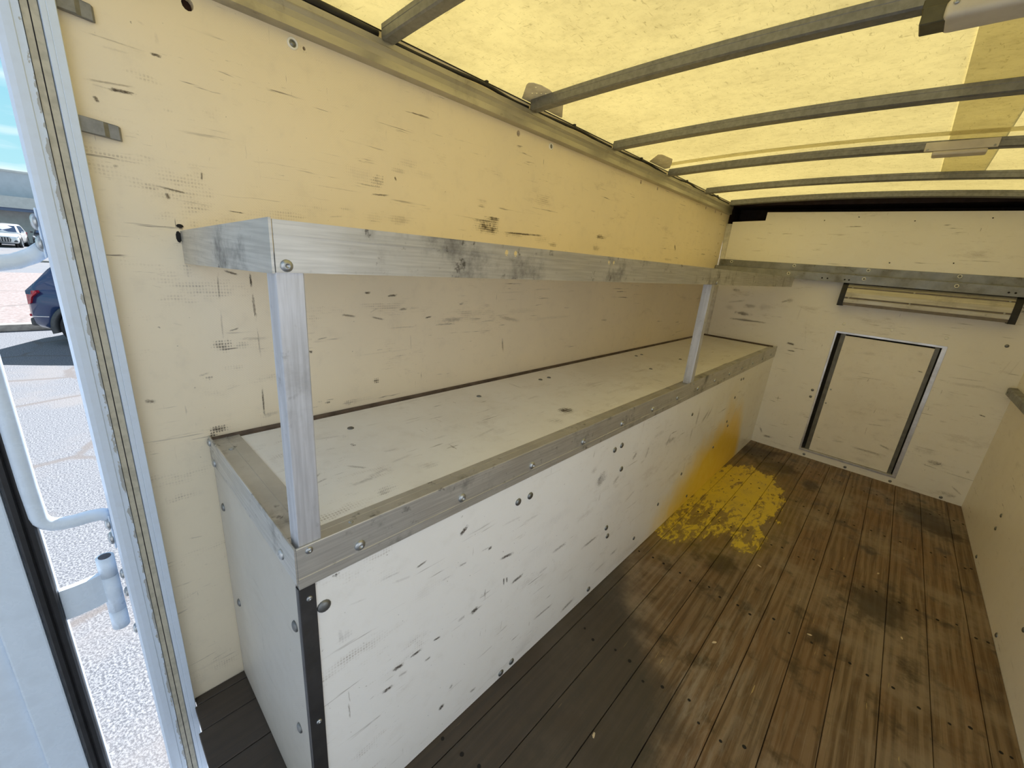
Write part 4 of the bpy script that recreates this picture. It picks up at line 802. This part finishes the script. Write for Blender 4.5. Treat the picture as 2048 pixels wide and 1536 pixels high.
def suv(label, paint_key, loc, rotz, trim=True):
    """body length along local +Y (front), origin on the ground under the middle"""
    r = thing('parked_car', label, 'car', loc, 'parked cars outside', local=True, rotz=rotz)
    st = [(-2.30, .70, .50, 1.00), (-2.27, .80, .40, 1.09), (-2.18, .88, .34, 1.13), (-1.95, .925, .30, 1.14), (-1.4, .94, .28, 1.12), (-0.6, .94, .27, 1.07), (0.3, .94, .27, 1.05), (1.0, .94, .27, 1.02), (1.5, .925, .28, .985), (1.95, .89, .31, .92), (2.18, .80, .36, .83), (2.27, .66, .44, .74)]
    bm = bmesh.new(); rings = []
    for (yy, w, zb, zt) in st:
        h = zt - zb
        half = [(0.0, zb), (w * .86, zb), (w * .965, zb + .10 * h), (w, zb + .32 * h), (w * .985, zb + .60 * h), (w * .975, zb + .76 * h), (w * .94, zb + .92 * h), (w * .88, zt), (0.0, zt + .012)]
        ring = [bm.verts.new((a, yy, b)) for a, b in half] + [bm.verts.new((-a, yy, b)) for a, b in half[-2:0:-1]]
        rings.append(ring)
    n = len(rings[0])
    for a, b in zip(rings, rings[1:]):
        for k in range(n): bm.faces.new((a[k], a[(k + 1) % n], b[(k + 1) % n], b[k]))
    bm.faces.new(rings[0][::-1]); bm.faces.new(rings[-1])
    body = obj('body', bm, paint_key, r, True)
    # wheel openings cut through the body
    cut = bmesh.new()
    for yy in (-1.42, 1.40): cyl(cut, (0, yy, 0.36), 0.415, 2.4, 0, 28)
    cm = bpy.data.objects.new('cutter', mesh_of(cut, 'cutter')); COL.objects.link(cm)
    bo = bpy.data.objects.new('tmp', body.data); COL.objects.link(bo)
    md = bo.modifiers.new('cut', 'BOOLEAN'); md.operation = 'DIFFERENCE'; md.solver = 'EXACT'; md.object = cm
    dg = bpy.context.evaluated_depsgraph_get(); dg.update()
    nm = bpy.data.meshes.new_from_object(bo.evaluated_get(dg)); bpy.data.objects.remove(bo); bpy.data.objects.remove(cm)
    for p in nm.polygons: p.use_smooth = True
    body.data = nm
    # cabin
    hw = lambda z: 0.875 - 0.36 * (z - 1.05) - 0.10 * max(0, z - 1.5)
    cs = [(-2.22, 1.10), (-2.05, 1.30), (-1.90, 1.50), (-1.74, 1.64), (-1.5, 1.69), (-0.8, 1.70), (0.0, 1.655), (0.30, 1.60), (0.55, 1.44), (0.85, 1.22), (1.15, 1.03)]
    bm = bmesh.new(); rings = []
    for (yy, zt) in cs:
        zs = [1.0, 1.0 + (zt - 1.0) * .5, zt - .03]
        half = [(hw(max(z_, 1.05)), z_) for z_ in zs] + [(hw(zt) - .05, zt), (0, zt + .02)]
        rings.append([bm.verts.new((a, yy, b)) for a, b in half] + [bm.verts.new((-a, yy, b)) for a, b in half[-2::-1]])
    n = len(rings[0])
    for a, b in zip(rings, rings[1:]):
        for k in range(n - 1): bm.faces.new((a[k], a[k + 1], b[k + 1], b[k]))
    bm.faces.new(rings[0][::-1]); bm.faces.new(rings[-1])
    cab = obj('cabin', bm, paint_key, r, True)
    def side_glass(pts, s_):
        bm_ = bmesh.new(); A = [bm_.verts.new((s_ * (hw(z_) + .012), yy, z_)) for yy, z_ in pts]; B = [bm_.verts.new((s_ * (hw(z_) - .015), yy, z_)) for yy, z_ in pts]
        for k in range(len(pts)): bm_.faces.new((A[k], A[(k + 1) % len(pts)], B[(k + 1) % len(pts)], B[k]))
        bm_.faces.new(A); bm_.faces.new(B[::-1]); return bm_
    for s_ in (-1, 1):
        obj('side_window', side_glass([(-1.70, 1.14), (-1.05, 1.12), (-1.05, 1.56), (-1.50, 1.53)], s_), 'car_glass', cab)
        obj('side_window', side_glass([(-0.98, 1.12), (-0.15, 1.11), (-0.15, 1.58), (-0.98, 1.57)], s_), 'car_glass', cab)
        obj('side_window', side_glass([(-0.08, 1.11), (0.90, 1.08), (0.62, 1.30), (0.20, 1.56), (-0.08, 1.58)], s_), 'car_glass', cab)
    ws = bmesh.new(); q = [(.66, .98, 1.13), (.56, .36, 1.555)]
    va = [ws.verts.new(p) for p in ((-.74, 1.02, 1.125), (.74, 1.02, 1.125), (.60, .36, 1.575), (-.60, .36, 1.575))]; vb = [ws.verts.new((v.co.x, v.co.y - .03, v.co.z - .03)) for v in va]
    for k in range(4): ws.faces.new((va[k], va[(k + 1) % 4], vb[(k + 1) % 4], vb[k]))
    ws.faces.new(va); ws.faces.new(vb[::-1]); obj('windscreen', ws, 'car_glass', cab)
    ws = bmesh.new()
    va = [ws.verts.new(p) for p in ((-.70, -2.10, 1.19), (.70, -2.10, 1.19), (.58, -1.83, 1.54), (-.58, -1.83, 1.54))]; vb = [ws.verts.new((v.co.x, v.co.y + .03, v.co.z - .03)) for v in va]
    for k in range(4): ws.faces.new((va[k], va[(k + 1) % 4], vb[(k + 1) % 4], vb[k]))
    ws.faces.new(va); ws.faces.new(vb[::-1]); obj('rear_window', ws, 'car_glass', cab)
    # lamps, grille, bumpers
    def bwid(yy):
        for (y0, w0, _, _), (y1, w1, _, _) in zip(st, st[1:]):
            if y0 <= yy <= y1: return w0 + (w1 - w0) * (yy - y0) / (y1 - y0)
        return st[0][1] if yy < st[0][0] else st[-1][1]
    for s_ in (-1, 1):
        bm = bmesh.new(); pts = [(-2.315, .90), (-2.29, 1.045), (-2.03, 1.085), (-2.00, 1.05), (-2.12, .95), (-2.16, .83), (-2.24, .80)]
        A = [bm.verts.new((s_ * (bwid(yy) * .985 + .038), yy, z_)) for yy, z_ in pts]; B = [bm.verts.new((s_ * (.62), yy + .02, z_)) for yy, z_ in pts]
        for k in range(len(pts)): bm.faces.new((A[k], A[(k + 1) % len(pts)], B[(k + 1) % len(pts)], B[k]))
        bm.faces.new(A); bm.faces.new(B[::-1]); obj('tail_lamp', bm, 'red_lamp', r)
        bm = bmesh.new(); box(bm, .52 if s_ > 0 else -.80, .80 if s_ > 0 else -.52, -2.30, -2.18, .555, .605, .01); obj('reflector', bm, 'red_lamp', r)
        bm = bmesh.new(); box(bm, s_ * .905 if s_ > 0 else -.935, .935 if s_ > 0 else -.905, -2.17, -1.90, .575, .588); obj('chrome_strip', bm, 'chrome', r)
        bm = bmesh.new(); pts = [(1.80, .80), (2.17, .70), (2.25, .73), (2.18, .80), (1.95, .87)]
        A = [bm.verts.new((s_ * (.905 - .50 * max(0, yy - 1.95)), yy + .02, z_)) for yy, z_ in pts]; B = [bm.verts.new((s_ * (.50), yy + .045, z_)) for yy, z_ in pts]
        for k in range(len(pts)): bm.faces.new((A[k], A[(k + 1) % len(pts)], B[(k + 1) % len(pts)], B[k]))
        bm.faces.new(A); bm.faces.new(B[::-1]); obj('head_lamp', bm, 'head_lamp', r)
        obj('air_intake', bx(s_ * .56 if s_ > 0 else -.82, .82 if s_ > 0 else -.56, 2.10, 2.265, .42, .56, .03), 'clad', r)
        obj('wing_mirror', bx(.93 if s_ > 0 else -1.10, 1.10 if s_ > 0 else -.93, .62, .74, 1.08, 1.20, .03, 2), paint_key, r)
    gr = obj('grille', pr([(-.46, .42), (.46, .42), (.52, .60), (.44, .76), (-.44, .76), (-.52, .60)], 1, 2.20, 2.30), 'clad', r)
    for k in range(7): obj('grille_bar', bx(-.42 + .14 * k - .012, -.42 + .14 * k + .012, 2.295, 2.312, .45, .74), 'chrome', gr)
    obj('rear_skirt', bx(-.80, .80, -2.315, -2.0, .36, .53, .05, 2), 'clad', r)
    # wheels and arch trims
    for yy in (-1.42, 1.40):
        for s_ in (-1, 1):
            mt = Matrix.Translation((s_ * .83, yy, .36)) @ Matrix.Rotation(s_ * math.pi / 2, 4, 'Y')
            ty = obj('tyre', lathe(bmesh.new(), [(.20, -.10), (.33, -.115), (.357, -.09), (.36, 0), (.357, .09), (.335, .115), (.265, .118), (.26, .085)], 32, mt), 'tyre', r, True)
            rim = lathe(bmesh.new(), [(.262, .10), (.245, .108), (.235, .06), (.05, .05), (0, .05)], 28, mt); obj('rim_well', rim, 'clad', ty, True)
            sp_ = bmesh.new()
            for k in range(10):
                ang_ = 2 * math.pi * k / 10; m2 = mt @ Matrix.Rotation(ang_, 4, 'Z')
                for v in bmesh.ops.create_cube(sp_, size=1.0)['verts']: v.co = m2 @ Vector((.14 + v.co.x * .21, v.co.y * (.030 if v.co.x > 0 else .05), .085 + v.co.z * .03))
            lathe(sp_, [(.262, .100), (.258, .118), (.243, .118), (.238, .100)], 28, mt); lathe(sp_, [(.055, .09), (.05, .11), (0, .112)], 16, mt)
            obj('rim', sp_, 'alloy', ty)
            bm = bmesh.new(); n_ = 26; rr_ = []
            for k in range(n_ + 1):
                a_ = math.radians(-14 + 208 * k / n_)
                rr_.append([bm.verts.new((s_ * xo, yy + q_ * math.cos(a_), .36 + q_ * math.sin(a_))) for q_, xo in ((.405, .84), (.405, .958), (.425, .962), (.485, .958), (.49, .90))])
            for a, b in zip(rr_, rr_[1:]):
                for k in range(4): bm.faces.new((a[k], a[k + 1], b[k + 1], b[k]))
            obj('arch_trim', bm, 'clad', r, True)
            bm = bmesh.new(); cyl(bm, (s_ * .60, yy, .36), .412, .06, 0, 28); obj('wheel_well', bm, 'void2', r)
    return r
suv('dark blue car with red tail lamp parked outside the doorway', 'blue_paint', (-10.62, 1.86, GZ), math.radians(-32))
suv('distant white car facing the truck in front of the pale building', 'white_paint', (-51.5, -2.30, GZ), math.radians(-90 - 5))
suv('distant black car half hidden beside the white car', 'dark_paint', (-54.6, 0.10, GZ), math.radians(-90 - 3))

# ------------------------------------------------------------------ pale building across the lot
MAT['render_wall'] = plain('pale_grey_render', (0.52, 0.54, 0.57), 0.8, 0, 0.04, 2); MAT['render_low'] = plain('warm_grey_render', (0.60, 0.58, 0.55), 0.85, 0, 0.05, 3); MAT['blue_band'] = plain('slate_blue_band', (0.13, 0.17, 0.27), 0.6)
bd = thing('building', 'long pale low building with slate blue band across the parking lot', 'building', (-66, 0, GZ))
XB = -60.0
obj('upper_wall', bx(XB - 12, XB, -40, 30, 2.95, 5.05), 'render_wall', bd)
obj('parapet_cap', bx(XB - 12.1, XB + 0.15, -40.1, 30.1, 5.05, 5.20), 'render_low', bd)
obj('canopy', bx(XB - 1, XB + 2.4, -40, 30, 1.98, 2.93), 'render_low', bd)
obj('canopy_band', bx(XB - 0.9, XB + 2.2, -39.9, 29.9, 1.72, 1.98), 'blue_band', bd)
obj('lower_wall', bx(XB - 11.9, XB - 0.05, -39.8, 29.8, GZ, 2.95), 'render_low', bd)
for k in range(7): obj('pillar', bx(XB + 1.6, XB + 2.0, -36 + 10 * k, -35.6 + 10 * k, GZ, 1.72, 0.02), 'render_low', bd)

# unseen sunlit building, added on the curb side to bounce light through the doorway
bw = thing('building', 'unseen white building added on the curb side to bounce sunlight', 'building', (11.3, 2.0, GZ), kind='structure')
MAT['white_render'] = plain('white_render', (0.58, 0.58, 0.58), 0.85, 0, 0.04, 2)
obj('facade', bx(11.0, 11.6, -12, 22, GZ, 7.0), 'white_render', bw)
obj('parapet_cap', bx(10.9, 11.7, -12.1, 22.1, 7.0, 7.2), 'render_wall', bw)
bw2 = thing('building', 'unseen grey building added behind the truck to bounce sunlight', 'building', (8, -12.3, GZ), kind='structure')  # unseen building, added to send sunlight in through the rear doorway
MAT['grey_render'] = plain('grey_render', (0.34, 0.33, 0.315), 0.85, 0, 0.04, 2)
obj('facade', bx(-6, 10.5, -12.6, -12.0, GZ, 6.0), 'grey_render', bw2)
obj('parapet_cap', bx(-6.1, 10.6, -12.7, -11.9, 6.0, 6.2), 'render_wall', bw2)
